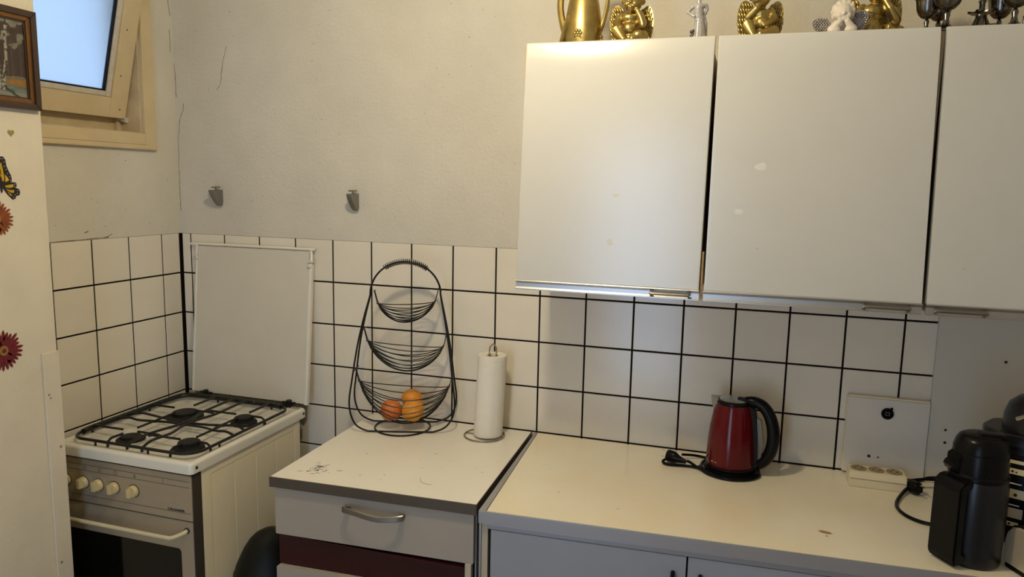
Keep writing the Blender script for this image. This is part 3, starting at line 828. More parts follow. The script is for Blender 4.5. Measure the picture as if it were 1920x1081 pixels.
# ------------------------------------------------------------------ wall brackets above the tiles
def bracket(x, z, label):
    t = thing('wall_hook', (x, 0, z), label, 'hook', 'metal clip hooks on the wall')
    bm = NB()
    out = [(0, 0), (-.056, 0), (-.057, -.004), (-.052, -.016), (-.042, -.031), (-.029, -.046), (-.016, -.057), (-.009, -.060), (-.003, -.056), (0, -.044)]
    prism(bm, out, -.009, .009, lambda u, v, w: (w, u, v), .0015)
    obj('bracket_body', bm, M_['hook'], t)
    bm = NB(); tube(bm, [(0, -.028, -.002), (0, -.028, .010)], .0035, 8)
    lathe(bm, [(0, .007), (.013, .007), (.0145, .009), (.013, .012), (0, .013)], c=(0, -.028, 0), n=20, sy=1.3)
    obj('clamp_disc', bm, M_['hook'], t)
M_['hook'] = mat('hook_metal', (.26, .25, .225), .38, .75)
bracket(.192, 1.641, 'grey metal clip hook on the plaster wall near the corner, left of the pair')
bracket(.760, 1.640, 'grey metal clip hook on the plaster wall above the fruit basket')

# ------------------------------------------------------------------ fruit basket stand
BA = math.radians(18)
fb = thing('fruit_basket', (.993, -.118, ZL), 'black wire three tier hammock fruit basket on the scratched worktop', 'basket', rz=BA)
def loop(sg):
    # U-shaped wire: from the handle down one side, over the worktop, up the other
    H = lambda u, z: (u, sg * (.002 + .052 * max(0, (.465 - z)) / .465 * 1.0), z)
    top = [(.010 + .1165 * math.sin(a), .455 + .110 * math.cos(a)) for a in [math.radians(-92 + 184 * k / 16) for k in range(17)]]
    right = [(.142, .37), (.157, .28), (.170, .17), (.178, .10), (.172, .055), (.150, .022), (.115, .006), (.08, .0035)]
    left = [(-.08, .0035), (-.115, .006), (-.148, .024), (-.166, .060), (-.171, .105), (-.163, .17), (-.147, .28), (-.128, .37)]
    return spline([H(u, z) for u, z in top + right + left + top[:1]], 4)
bm = NB()
for sg in (-1, 1): tube(bm, loop(sg), .0030, 8)
obj('wire_frame', bm, M_['wire'], fb)
bm = NB(); tube(bm, [(.093 * math.cos(a), .093 * math.sin(a), .003) for a in [2 * PI * k / 48 for k in range(48)]], .003, 8, closed=True)
obj('base_ring', bm, M_['wire'], fb)
bm = NB()
arcp = [Vector((.010 + .1165 * math.sin(t), 0, .455 + .110 * math.cos(t))) for t in [math.radians(-36 + 74 * k / 240) for k in range(241)]]
T_, N_ = frames([Vector(p) for p in arcp], False)
hel = []
for i, p in enumerate(arcp):
    a = 2 * PI * i / 10.5
    Bn = T_[i].cross(N_[i]); hel.append(p + (N_[i] * math.cos(a) + Bn * math.sin(a)) * .0085)
tube(bm, hel, .0016, 5)
obj('handle_coil', bm, M_['wire'], fb, kind='stuff')
def hammock(U0, U1, z0, z1, sag, width, n, skew):
    """string-like wires hung between two bunched ends"""
    bm = NB(); K = 22
    for k in range(n):
        ph = (k / (n - 1) - .5) * PI * .98
        pts = []
        for i in range(K + 1):
            t = i / K; s = 4 * t * (1 - t)
            u = U0 + (U1 - U0) * t; zc = z0 + (z1 - z0) * t
            v = width * math.sin(ph) * s ** .85
            z = zc - sag * s ** .75 * (.22 + .78 * math.cos(ph))
            pts.append((u, v, z))
        tube(bm, pts, .0017, 5)
    h = obj('hammock_wires', bm, M_['wire'], fb, kind='stuff', label='fan of bent black wires forming a hammock')
    bm = NB()
    for (u, z, s) in ((U0, z0, -1), (U1, z1, 1)):
        tube(bm, [(u, -.010, z + .002), (u, .010, z + .002)], .0030, 6)
        hook_z = z + .040; uu = u + s * .014 - s * .004
        tube(bm, spline([(u, -.006, z), (uu, -.004, hook_z), (uu, .004, hook_z), (u, .006, z)], 4), .0014, 5)
        w = .004 + .052 * max(0, .465 - hook_z) / .465
        tube(bm, [(uu, -w - .010, hook_z + .001), (uu, w + .010, hook_z + .001)], .0019, 6)
    obj('hook', bm, M_['wire'], h)
hammock(-.082, .108, .424, .434, .066, .058, 13, 0)
hammock(-.117, .136, .298, .282, .092, .068, 13, 0)
hammock(-.146, .157, .160, .146, .136, .088, 14, 0)
# oranges lying in the lowest hammock
def orange(x, y, z, r, m, rot, label):
    t = thing('orange', (x, y, z), label, 'fruit', 'oranges in the basket')
    bm = NB()
    ball(bm, (0, 0, 0), (r, r, r * .93), 26)
    for v in bm.verts:
        d = Vector((v.co.x, v.co.y)).length
        if v.co.z > 0: v.co.z -= .0035 * math.exp(-(d / .006) ** 2)
        v.co *= 1 + .012 * math.sin(3 * math.atan2(v.co.y, v.co.x) + r * 900)
    obj('peel', bm, m, t)
    bm = NB(); lathe(bm, [(.0, .0012), (.0022, .001), (.0030, 0)], c=(0, 0, r * .93 - .0035), n=7); obj('stem_scar', bm, M_['olive'], t)
    t.rotation_euler = rot
orange(.962, -.142, .924, .0365, M_['orange_red'], (1.0, .15, .3), 'reddish orange at the left front of the three in the basket')
orange(1.037, -.130, .927, .0385, M_['orange'], (.5, -.4, 0), 'brighter orange at the right front of the three in the basket')
orange(1.003, -.0655, .946, .036, M_['orange'], (.25, .2, 1), 'orange at the back, behind the other two in the basket')

# ------------------------------------------------------------------ paper towel
pr_ = thing('paper_towel_holder', (1.280, -.098, ZL), 'steel wire paper towel stand with ring foot beside the fruit basket', 'holder')
bm = NB()
tube(bm, [(.066 * math.cos(a), .066 * math.sin(a), .0028) for a in [2 * PI * k / 44 for k in range(44)]], .0026, 8, closed=True)
tube(bm, [(-.065, 0, .003), (.065, 0, .003)], .002, 6)
obj('ring_foot', bm, M_['wire_steel'], pr_)
bm = NB()
ax = lambda z: (.012 + .045 * (z - .0))   # the stand leans a little to the right
tube(bm, spline([(ax(0) - .013, 0, .003), (ax(.15) - .013, 0, .15), (ax(.285) - .012, 0, .285), (ax(.305) - .008, 0, .303), (ax(.312), 0, .311), (ax(.305) + .008, 0, .303), (ax(.285) + .012, 0, .285), (ax(.15) + .013, 0, .15), (ax(0) + .013, 0, .003)], 6), .0021, 8)
obj('wire_loop', bm, M_['wire_steel'], pr_)
roll = thing('paper_towel_roll', (1.292, -.098, ZL + .007), 'white embossed paper towel roll on the wire stand', 'paper roll')
bm = NB()
n = 40; prof = [(.0195, .002), (.046, .0), (.0475, .004), (.0475, .266), (.046, .2685), (.0195, .2665)]
rings = []
for r, z in prof:
    rings.append([bm.verts.new((r * math.cos(2 * PI * k / n) + .045 * z, r * math.sin(2 * PI * k / n), z)) for k in range(n)])
for A, B_ in zip(rings, rings[1:] + rings[:1]):
    for k in range(n): bm.faces.new((A[k], A[(k + 1) % n], B_[(k + 1) % n], B_[k]))
rl = obj('paper', bm, M_['paper'], roll)
bm = NB(); prism(bm, [(.0475 * math.cos(a), .0475 * math.sin(a)) for a in [(-1.9 + i * .08) for i in range(12)]] + [(.0486 * math.cos(a), .0486 * math.sin(a)) for a in [(-1.9 + i * .08) for i in range(11, -1, -1)]], .003, .265, lambda u, v, w: (u + .045 * w, v, w))
obj('loose_sheet', bm, M_['paper'], roll)

# ------------------------------------------------------------------ red kettle
kt = thing('electric_kettle', (2.058, -.122, ZL + .0006), 'dark red electric kettle with black handle on the long worktop', 'kettle', rz=math.radians(-10))
bm = NB(); lathe(bm, [(0, .0), (.072, .0), (.074, .004), (.073, .012), (.062, .016), (0, .016)], n=40); obj('base', bm, M_['black'], kt)
bm = NB()
prof = [(.066, .020), (.0685, .024), (.0693, .035), (.0690, .065), (.0672, .100), (.0635, .135), (.0580, .168), (.0530, .190), (.0485, .204)]
lathe(bm, prof + [(.044, .206), (.044, .20)], n=48); body = obj('body', bm, M_['red'], kt)
bm = NB(); lathe(bm, [(.0660, .0165), (.0700, .0175), (.0700, .0235), (.067, .0245)], n=48); obj('lower_band', bm, M_['black'], body)
bm = NB()   # spout
sp_ = [(-.044, -.024, .176), (-.044, .024, .176), (-.0545, 0, .172), (-.040, -.026, .214), (-.040, .026, .214), (-.066, 0, .2195), (-.056, -.014, .217), (-.056, .014, .217), (-.0635, 0, .196)]
v_ = [bm.verts.new(p) for p in sp_]
for f in ((0, 2, 8, 3), (2, 1, 4, 8), (3, 8, 5, 6), (8, 4, 7, 5), (3, 6, 7, 4), (6, 5, 7), (0, 3, 4, 1), (0, 1, 2)): bm.faces.new([v_[i] for i in f])
obj('spout', bm, M_['steel'], kt)
bm = NB(); lathe(bm, [(.0485, .204), (.0495, .209), (.0470, .214), (.043, .2155)], n=40); obj('lid_rim', bm, M_['black'], kt)
bm = NB(); lathe(bm, [(.0435, .213), (.040, .2165), (.026, .2195), (0, .2205)], n=40); ld_ = obj('lid', bm, M_['steel'], kt)
bm = NB(); box(bm, .010, .046, -.011, .011, .214, .2245, .004); obj('lid_button', bm, M_['black'], ld_)
bm = NB()
hpts = spline([(.034, 0, .214), (.055, 0, .2165), (.080, 0, .208), (.100, 0, .184), (.112, 0, .150), (.1155, 0, .115), (.111, 0, .080), (.099, 0, .052), (.082, 0, .034), (.066, 0, .026)], 6)
tube(bm, hpts, [.0140 + .004 * math.sin(PI * i / (len(hpts) - 1)) for i in range(len(hpts))], 12, flat=1.1)
hd = obj('handle', bm, M_['black'], kt)
bm = NB()   # black spine along the body
prism(bm, [(.046, .205), (.060, .196), (.068, .16), (.0745, .10), (.0775, .03), (.066, .020), (.062, .05), (.058, .13)], -.017, .017, XZ, .002)
obj('spine', bm, M_['black_matte'], kt)
bm = NB(); prism(bm, [(.068, .172), (.080, .165), (.090, .10), (.086, .05), (.076, .036), (.0745, .10)], -.009, .009, XZ, .002)
obj('water_gauge', bm, M_['gauge'], kt)
bm = NB(); box(bm, -.010, .010, -.0004, .0004, -.0006, .0006, 0, 1, Matrix.Translation((-.036, -.0585, .038)) @ Matrix.Rotation(math.radians(-32), 4, 'Z')); obj('small_mark', bm, M_['st_white'], body, smooth=False)
bm = NB()   # cord wound round the foot and leading out to the plug
ring = [(.082 * math.cos(a) + .004, .080 * math.sin(a), .006 + .004 * (i / 40)) for i, a in enumerate([math.radians(150 - 9 * k) + 0 for k in range(41)])]
ring = [(.0815 * math.cos(math.radians(-215 + 8.5 * k)), .0815 * math.sin(math.radians(-215 + 8.5 * k)), .0055) for k in range(36)]
tube(bm, ring, .0046, 8)
ring2 = [(.088 * math.cos(math.radians(-160 + 8.5 * k)) , .088 * math.sin(math.radians(-160 + 8.5 * k)), .0052) for k in range(19)]
tube(bm, ring2, .0046, 8)
tube(bm, spline([(-.0815 * .8, -.050, .006), (-.100, -.045, .0055), (-.135, -.052, .0048), (-.170, -.062, .0048), (-.186, -.055, .008), (-.178, -.040, .014)], 6), .0042, 8)
tube(bm, spline([(-.066, .047, .0055), (-.085, .048, .006), (-.115, .038, .010), (-.145, .010, .016)], 6), .0042, 8)
tube(bm, spline([(-.062, -.058, .0055), (-.085, -.048, .008), (-.105, -.038, .013), (-.118, -.034, .016)], 6), .0042, 8)
obj('cord', bm, M_['black'], kt)
def plug(parent, M, cord=None):
    bm = NB()
    lathe(bm, [(0, -.016), (.016, -.016), (.0185, -.012), (.0185, .006), (.0165, .012), (.012, .020), (.008, .034), (.0055, .046), (0, .046)], n=20, M=M, sx=1.0, sy=.85)
    p = obj('plug', bm, M_['black'], parent)
    bm = NB()
    for s in (-1, 1):
        tube(bm, [M @ Vector((s * .0095, 0, -.016)), M @ Vector((s * .0095, 0, -.034))], .0023, 8)
    obj('pin', bm, M_['chrome'], p)
    return p
plug(kt, Matrix.Translation((-.165, -.030, .0185)) @ Matrix.Rotation(math.radians(-12), 4, 'Z') @ Matrix.Rotation(math.radians(95), 4, 'Y'))

# ------------------------------------------------------------------ wall cover, grey board, power strip
bd = thing('splash_board', (2.95, -.012, ZL), 'pale grey smooth board on the wall at right, behind the coffee machine', 'board')
bm = NB(); box(bm, 2.590, XR - .001, -.018, -.0015, ZL + .001, 1.393, .001); bo = obj('panel', bm, M_['board'], bd, local=False)
bm = NB()
for x, z in ((2.634, .983), (2.760, 1.228), (2.632, 1.02)):
    lathe(bm, [(.0042 if z != 1.02 else .002, 0), (.0036, .001), (0, .0012)], c=(x, -.018, z), n=10, M=Matrix.Rotation(PI / 2, 4, 'X'))
obj_split('screw_hole', bm, M_['ink'], bo, local=False)
cv = thing('wall_cover', (2.485, -.012, ZL), 'flat white cover panel with black round lock behind the power strip', 'panel')
bm = NB(); box(bm, 2.3755, 2.588, -.024, -.0015, ZL + .006, 1.0925, .0015); cvp = obj('panel', bm, M_['cover'], cv, local=False)
bm = NB(); box(bm, 2.3735, 2.3755, -.020, -.0015, ZL + .006, 1.0925, .0005); box(bm, 2.3755, 2.588, -.020, -.0015, 1.0925, 1.0965, .0005)
obj('panel_edge', bm, M_['panel_paint'], cv, local=False)
bm = NB(); lathe(bm, [(.0165, 0), (.0165, .004), (.015, .006), (.011, .006), (.010, .0035), (0, .0035)], c=(2.480, -.024, 1.052), n=28, M=Matrix.Rotation(PI / 2, 4, 'X'))
box(bm, 2.487, 2.493, -.028, -.024, 1.064, 1.071, .001)
lk = obj('round_lock', bm, M_['black'], cv, local=False)
bm = NB()
box(bm, 2.474, 2.486, -.0292, -.027, 1.0555, 1.0572); box(bm, 2.4745, 2.4762, -.0292, -.027, 1.047, 1.0557); box(bm, 2.4838, 2.4855, -.0292, -.027, 1.047, 1.0557); box(bm, 2.4745, 2.4855, -.0292, -.027, 1.0468, 1.0482)
obj('lock_slot', bm, M_['dull_steel'], lk, local=False, smooth=False)
bm = NB()
for x, z, r in ((2.442, .920, .0048), (2.466, .919, .0026)): lathe(bm, [(r, 0), (r * .9, .001), (0, .001)], c=(x, -.024, z), n=8, M=Matrix.Rotation(PI / 2, 4, 'X'))
obj_split('drill_hole', bm, M_['ink'], cvp, local=False)
ps = thing('power_strip', (2.452, -.1, ZL), 'cream three socket power strip lying below the white wall cover', 'power strip')
Mp = Matrix.Translation((2.380, -.126, ZL))
bm = NB()
Yb = .066
prism(bm, [(0, .0), (Yb, 0), (Yb, .030), (.062, .044), (.006, .044), (-.001, .026)], 0, .146, lambda u, v, w: Mp @ Vector((w, u, v)), .0)
es = bm.edges[:]; bmesh.ops.bevel(bm, geom=es, offset=.002, segments=2, affect='EDGES')
psb = obj('housing', bm, M_['cream_plastic'], ps, local=False)
bm = NB(); box(bm, .001, .1455, -.0018, -.0002, .0245, .0256, 0, 1, Mp); obj_split('seam', bm, M_['socket_dark'], psb, local=False)
for i in range(3):
    cx = .027 + i * .0455
    bm = NB(); lathe(bm, [(.0208, 0), (.0208, .0012), (.0188, .0012), (.0178, .0004), (0, .0004)], c=Mp @ Vector((cx, .034, .0446)), n=26)
    so = obj('socket', bm, M_['socket_dark'], ps, local=False)
    bm = NB()
    for s in (-1, 1): lathe(bm, [(.0028, 0), (.0028, .0006), (0, .0006)], c=Mp @ Vector((cx + s * .0085, .034, .0450)), n=10)
    for s in (-1, 1): box(bm, cx - .0025, cx + .0025, .034 + s * .0165 - .0018, .034 + s * .0165 + .0018, .0446, .0456, 0, 1, Mp)
    obj('contact_holes', bm, M_['ink'], so, local=False)
bm = NB(); tube(bm, spline([(.146, .045, .014), (.155, .060, .012), (.175, .085, .006), (.20, .095, .005)], 5), .0042, 8)
for v in bm.verts: v.co = Mp @ v.co
obj('cord', bm, M_['cream_plastic'], ps, local=False)

# ------------------------------------------------------------------ black vacuum jug
jg = thing('vacuum_jug', (2.589, -.480, ZL), 'tall black insulated jug with slab handle at the right front of the worktop', 'jug')
bm = NB()
lathe(bm, [(0, 0), (.055, 0), (.059, .004), (.060, .010), (.0615, .06), (.062, .13), (.061, .185), (.057, .197), (0, .197)], n=40); obj('body', bm, M_['charcoal'], jg)
bm = NB()
lathe(bm, [(.057, .196), (.0600, .199), (.0600, .206), (.057, .209), (.0570, .236), (.055, .242), (.0555, .252), (.053, .256)], n=40); obj('collar', bm, M_['black'], jg)
bm = NB()
lathe(bm, [(.0545, .255), (.055, .262), (.0500, .280), (.0440, .289), (.036, .293), (0, .294)], n=40)
box(bm, -.008, .046, -.016, .016, .288, .298, .004)
obj('lid', bm, M_['black'], jg)
bm = NB()   # pouring lip with steps at the left
Mj = Matrix.Rotation(math.radians(198), 4, 'Z')
prism(bm, [(.045, .205), (.066, .212), (.071, .222), (.067, .230), (.063, .232), (.0625, .246), (.055, .252), (.040, .252)], -.018, .018, lambda u, v, w: Mj @ Vector((u, w, v)), .004)
obj('pouring_lip', bm, M_['black'], jg)
bm = NB()   # broad slab handle
Mh = Matrix.Rotation(math.radians(213), 4, 'Z')
P_ = [(.050, .014), (.076, .006), (.080, .008), (.084, .018), (.0845, .178), (.079, .192), (.068, .200), (.050, .200), (.050, .184), (.066, .182), (.070, .172), (.070, .036), (.066, .028), (.050, .030)]
prism(bm, P_, -.037, .037, lambda u, v, w: Mh @ Vector((u, w, v)))
bmesh.ops.bevel(bm, geom=[e for e in bm.edges], offset=.0035, segments=2, affect='EDGES')
obj('handle', bm, M_['black'], jg)

# ------------------------------------------------------------------ coffee machine behind the jug
cf = thing('coffee_machine', (2.765, -.300, ZL + .0006), 'black coffee machine with domed lid and pale button labels at the right edge', 'coffee machine', rz=math.radians(-24))
bm = NB(); prism(bm, rrect(-.078, .085, -.085, .085, .018, 4), 0, .215, XY, .004); obj('housing', bm, M_['black'], cf)
bm = NB(); prism(bm, [(-.118, -.030), (-.108, -.062), (-.07, -.092), (.08, -.092), (.09, .08), (-.06, .08), (-.108, .03)], .238, .266, XY, .006); 
prism(bm, rrect(-.074, .080, -.080, .080, .018, 4), .214, .240, XY)
obj('brim', bm, M_['charcoal'], cf)
bm = NB(); lathe(bm, [(.088, .262), (.090, .270), (.088, .300), (.080, .325), (.062, .342), (.035, .350), (0, .352)], c=(.008, -.004, 0), n=40); dm = obj('dome_lid', bm, M_['charcoal'], cf)
bm = NB(); tube(bm, spline([(-.045, -.072, .300), (-.015, -.086, .318), (.03, -.088, .318), (.06, -.070, .302)], 5), .006, 8); obj('lid_strap', bm, M_['steel'], dm)
def lab(z0, z1, x0, x1, m, name='button_label'):
    bm = NB(); box(bm, x0, x1, -.0868, -.0848, z0, z1, .0005); return obj(name, bm, m, cf)
lab(.196, .204, -.070, .075, M_['bar_cream'], 'trim_line')
l1 = lab(.170, .184, -.062, .075, M_['bar_cream']); l2 = lab(.112, .134, -.062, -.012, M_['bar_cream']); l3 = lab(.064, .088, -.064, -.012, M_['spot_d']); l4 = lab(.044, .054, -.064, -.018, M_['bar_cream'])
lab(.146, .149, -.060, -.02, M_['spot'], 'printed_line'); lab(.094, .0965, -.060, -.02, M_['spot'], 'printed_line')
lab(.112, .134, .005, .055, M_['bar_cream']); lab(.064, .088, .005, .055, M_['spot_d'])
bm = NB()
for (x, z, r) in ((-.050, .177, .003), (-.041, .177, .003), (-.033, .176, .002), (-.030, .121, .004), (-.048, .049, .003), (-.036, .049, .003)):
    lathe(bm, [(r, 0), (r, .0006), (0, .0006)], c=(x, -.0868, z), n=8, M=Matrix.Rotation(PI / 2, 4, 'X'))
obj('printed_dots', bm, M_['ink'], cf)
bm = NB()
cd = spline([(-.050, .070, .030), (-.100, .110, .050), (-.170, .115, .055), (-.225, .070, .040), (-.258, .0, .012)], 6)
bm.free()
cdw = spline([(2.700, -.215, ZL + .030), (2.650, -.105, ZL + .040), (2.600, -.070, ZL + .034), (2.555, -.090, ZL + .022), (2.515, -.145, ZL + .010), (2.484, -.225, ZL + .005), (2.490, -.285, ZL + .005), (2.520, -.320, ZL + .005), (2.565, -.332, ZL + .006), (2.64, -.335, ZL + .008), (2.69, -.33, ZL + .012)], 6)
bm = NB(); tube(bm, cdw, .0046, 8); obj('cord', bm, M_['black'], cf, local=False)
# loose plug on its lead, in front of the power strip
lp = thing('power_plug', (2.545, -.125, ZL + .017), 'black plug on a short lead lying in front of the power strip', 'plug')
plug(lp, Matrix.Translation((0, 0, .003)) @ Matrix.Rotation(math.radians(-58), 4, 'Z') @ Matrix.Rotation(math.radians(-98), 4, 'Y'))
bm = NB(); tube(bm, spline([(-.014, .024, .004), (.000, .038, .008), (.040, .046, .014), (.090, .042, .016), (.14, .03, .014)], 6), .0042, 8); obj('cord', bm, M_['black'], lp)

# ------------------------------------------------------------------ toaster at the very corner
ts = thing('toaster', (2.784, -.483, ZL), 'rounded shiny steel toaster at the bottom right corner of the picture', 'toaster', rz=math.radians(25))
bm = NB()
pf = [(-.046, .012), (-.052, .020), (-.051, .062), (-.046, .084), (-.035, .098), (-.018, .104), (.018, .104), (.035, .098), (.046, .084), (.051, .062), (.052, .020), (.046, .012)]
prism(bm, pf, -.115, .14, lambda u, v, w: (w, u, v))
tb = obj('shell', bm, M_['toaster'] if 'toaster' in M_ else M_.setdefault('toaster', mat('toaster_steel', (.72, .62, .44), .36, .6)), ts, angle=50)
bm = NB(); prism(bm, [(u * 1.05, (v - .05) * 1.05 + .05) for u, v in pf], -.1165, -.111, lambda u, v, w: (w, u, v), .0); obj('end_gasket', bm, M_['black'], ts, angle=50)
bm = NB(); prism(bm, [(u * .98, v * .99) for u, v in pf][::-1], .116, .124, lambda u, v, w: (-w, u, v), .004); obj('end_plate', bm, M_['toaster'], ts, angle=50)
bm = NB(); box(bm, -.12, .14, -.046, .046, 0, .013, .002); obj('base', bm, M_['black'], ts)
bm = NB()
for y in (-.020, .020): box(bm, -.085, .12, y * .8 - .008, y * .8 + .008, .1035, .1046, .0)
obj_split('slot', bm, M_['ink'], ts)
bm = NB(); lathe(bm, [(.0055, 0), (.004, .0025), (0, .003)], c=(-.095, -.028, .1005), n=14); obj('rivet', bm, M_['toaster'], tb)
bm = NB(); tube(bm, spline([(-.060, -.03, .100), (-.060, -.028, .135), (-.055, -.02, .146), (-.048, .02, .146), (-.044, .03, .135), (-.044, .03, .100)], 5), .0028, 8); obj('bun_rack_wire', bm, M_['chrome'], ts)

# ------------------------------------------------------------------ ornaments on top of the wall cabinets
ZO = 2.0505
YO = -.285
def at(x, y=YO): return (x, y, ZO)
# golden ewer
ew = thing('gold_jug', at(1.610), 'tall gold painted jug with leaf handles, leftmost ornament on the cabinets', 'jug')
bm = NB(); lathe(bm, [(0, 0), (.044, 0), (.049, .004), (.0500, .012), (.0510, .030), (.0500, .050), (.0468, .080), (.0428, .105), (.0380, .130), (.0310, .155), (.0245, .178), (.023, .195), (.029, .215), (.036, .228), (.034, .228), (.021, .195), (0, .18)], n=40, sx=1, sy=.9)
ewb = obj('body', bm, M_['gold'], ew)
for s, nm in ((-1, 'left'), (1, 'right')):
    bm = NB()
    tube(bm, spline([(s * .046, 0, .040 if s > 0 else .030), (s * .053, -.006, .055), (s * .0605, -.004, .085), (s * .0645, 0, .115), (s * .060, 0, .150), (s * .044, 0, .180), (s * .024, 0, .190)], 6), [.0095 if s < 0 else .0058] * 37, 8)
    h_ = obj('handle', bm, M_['gold'], ew)
    if s < 0:
        bm = NB()
        for k in range(6): ball(bm, (-.053 + .003 * k, -.016 - .0025 * k, .020 + .009 * k), (.007, .007, .018), 8, (0, math.radians(20), 0))
        obj('leaf', bm, M_['gold'], h_)
bm = NB()
for k in range(7):
    a = 2 * PI * k / 6
    r = 0 if k == 6 else .0075
    ball(bm, (-.004 + r * math.cos(a), -.0455, .030 + r * math.sin(a)), (.0048, .0035, .0048), 10)
for s in (-1, 1): tube(bm, spline([(-.004, -.0445, .021), (-.004 + s * .006, -.0445, .017), (-.004 + s * .011, -.0435, .020)], 4), .002, 6)
obj('rosette', bm, M_['gold'], ewb)
bm = NB()
for s in (-1, 1):
    for k in range(3): ball(bm, (s * .052, -.012, .006 + .009 * k), .0055, 8)
obj_split('foot_ornament', bm, M_['gold'], ewb)

def wing(parent, side, root, w, h, m, tilt=0.0, yaw=0.0, name='wing'):
    """feathered wing: thick curved plate with overlapping feather ridges; root is its inner lower corner"""
    Mw = Matrix.Translation(root) @ Matrix.Rotation(yaw * side, 4, 'Z') @ Matrix.Rotation(tilt * side, 4, 'Y')
    out = [(0, 0), (.25, -.05), (.55, .0), (.80, .18), (.95, .42), (1.0, .66), (.94, .86), (.80, .97), (.62, 1.0), (.42, .93), (.24, .75), (.10, .45)]
    sm = [(p.x, p.y) for p in spline([(u, v, 0) for u, v in out + out[:1]], 4)][:-1]
    bm = NB()
    prism(bm, [(side * u * w, v * h) for u, v in sm], -.0035, .0035, lambda u, v, ww: Mw @ Vector((u, ww - .010 * (abs(u) / w) ** 2 + .006, v)), .002)
    for r in range(8):
        for c in range(6):
            u, v = .16 + .135 * c + .05 * (r % 2), .08 + .115 * r
            inside = ((u - .52) / .50) ** 2 + ((v - .48 - .25 * (u - .5)) / .55) ** 2 < .80
            if inside:
                ball(bm, Mw @ Vector((side * u * w, -.004 - .010 * u ** 2 + .006, v * h)), (w * .075, .0034, h * .075), 8, (0, tilt * side + side * .5, 0))
    return obj(name, bm, m, parent, angle=60)

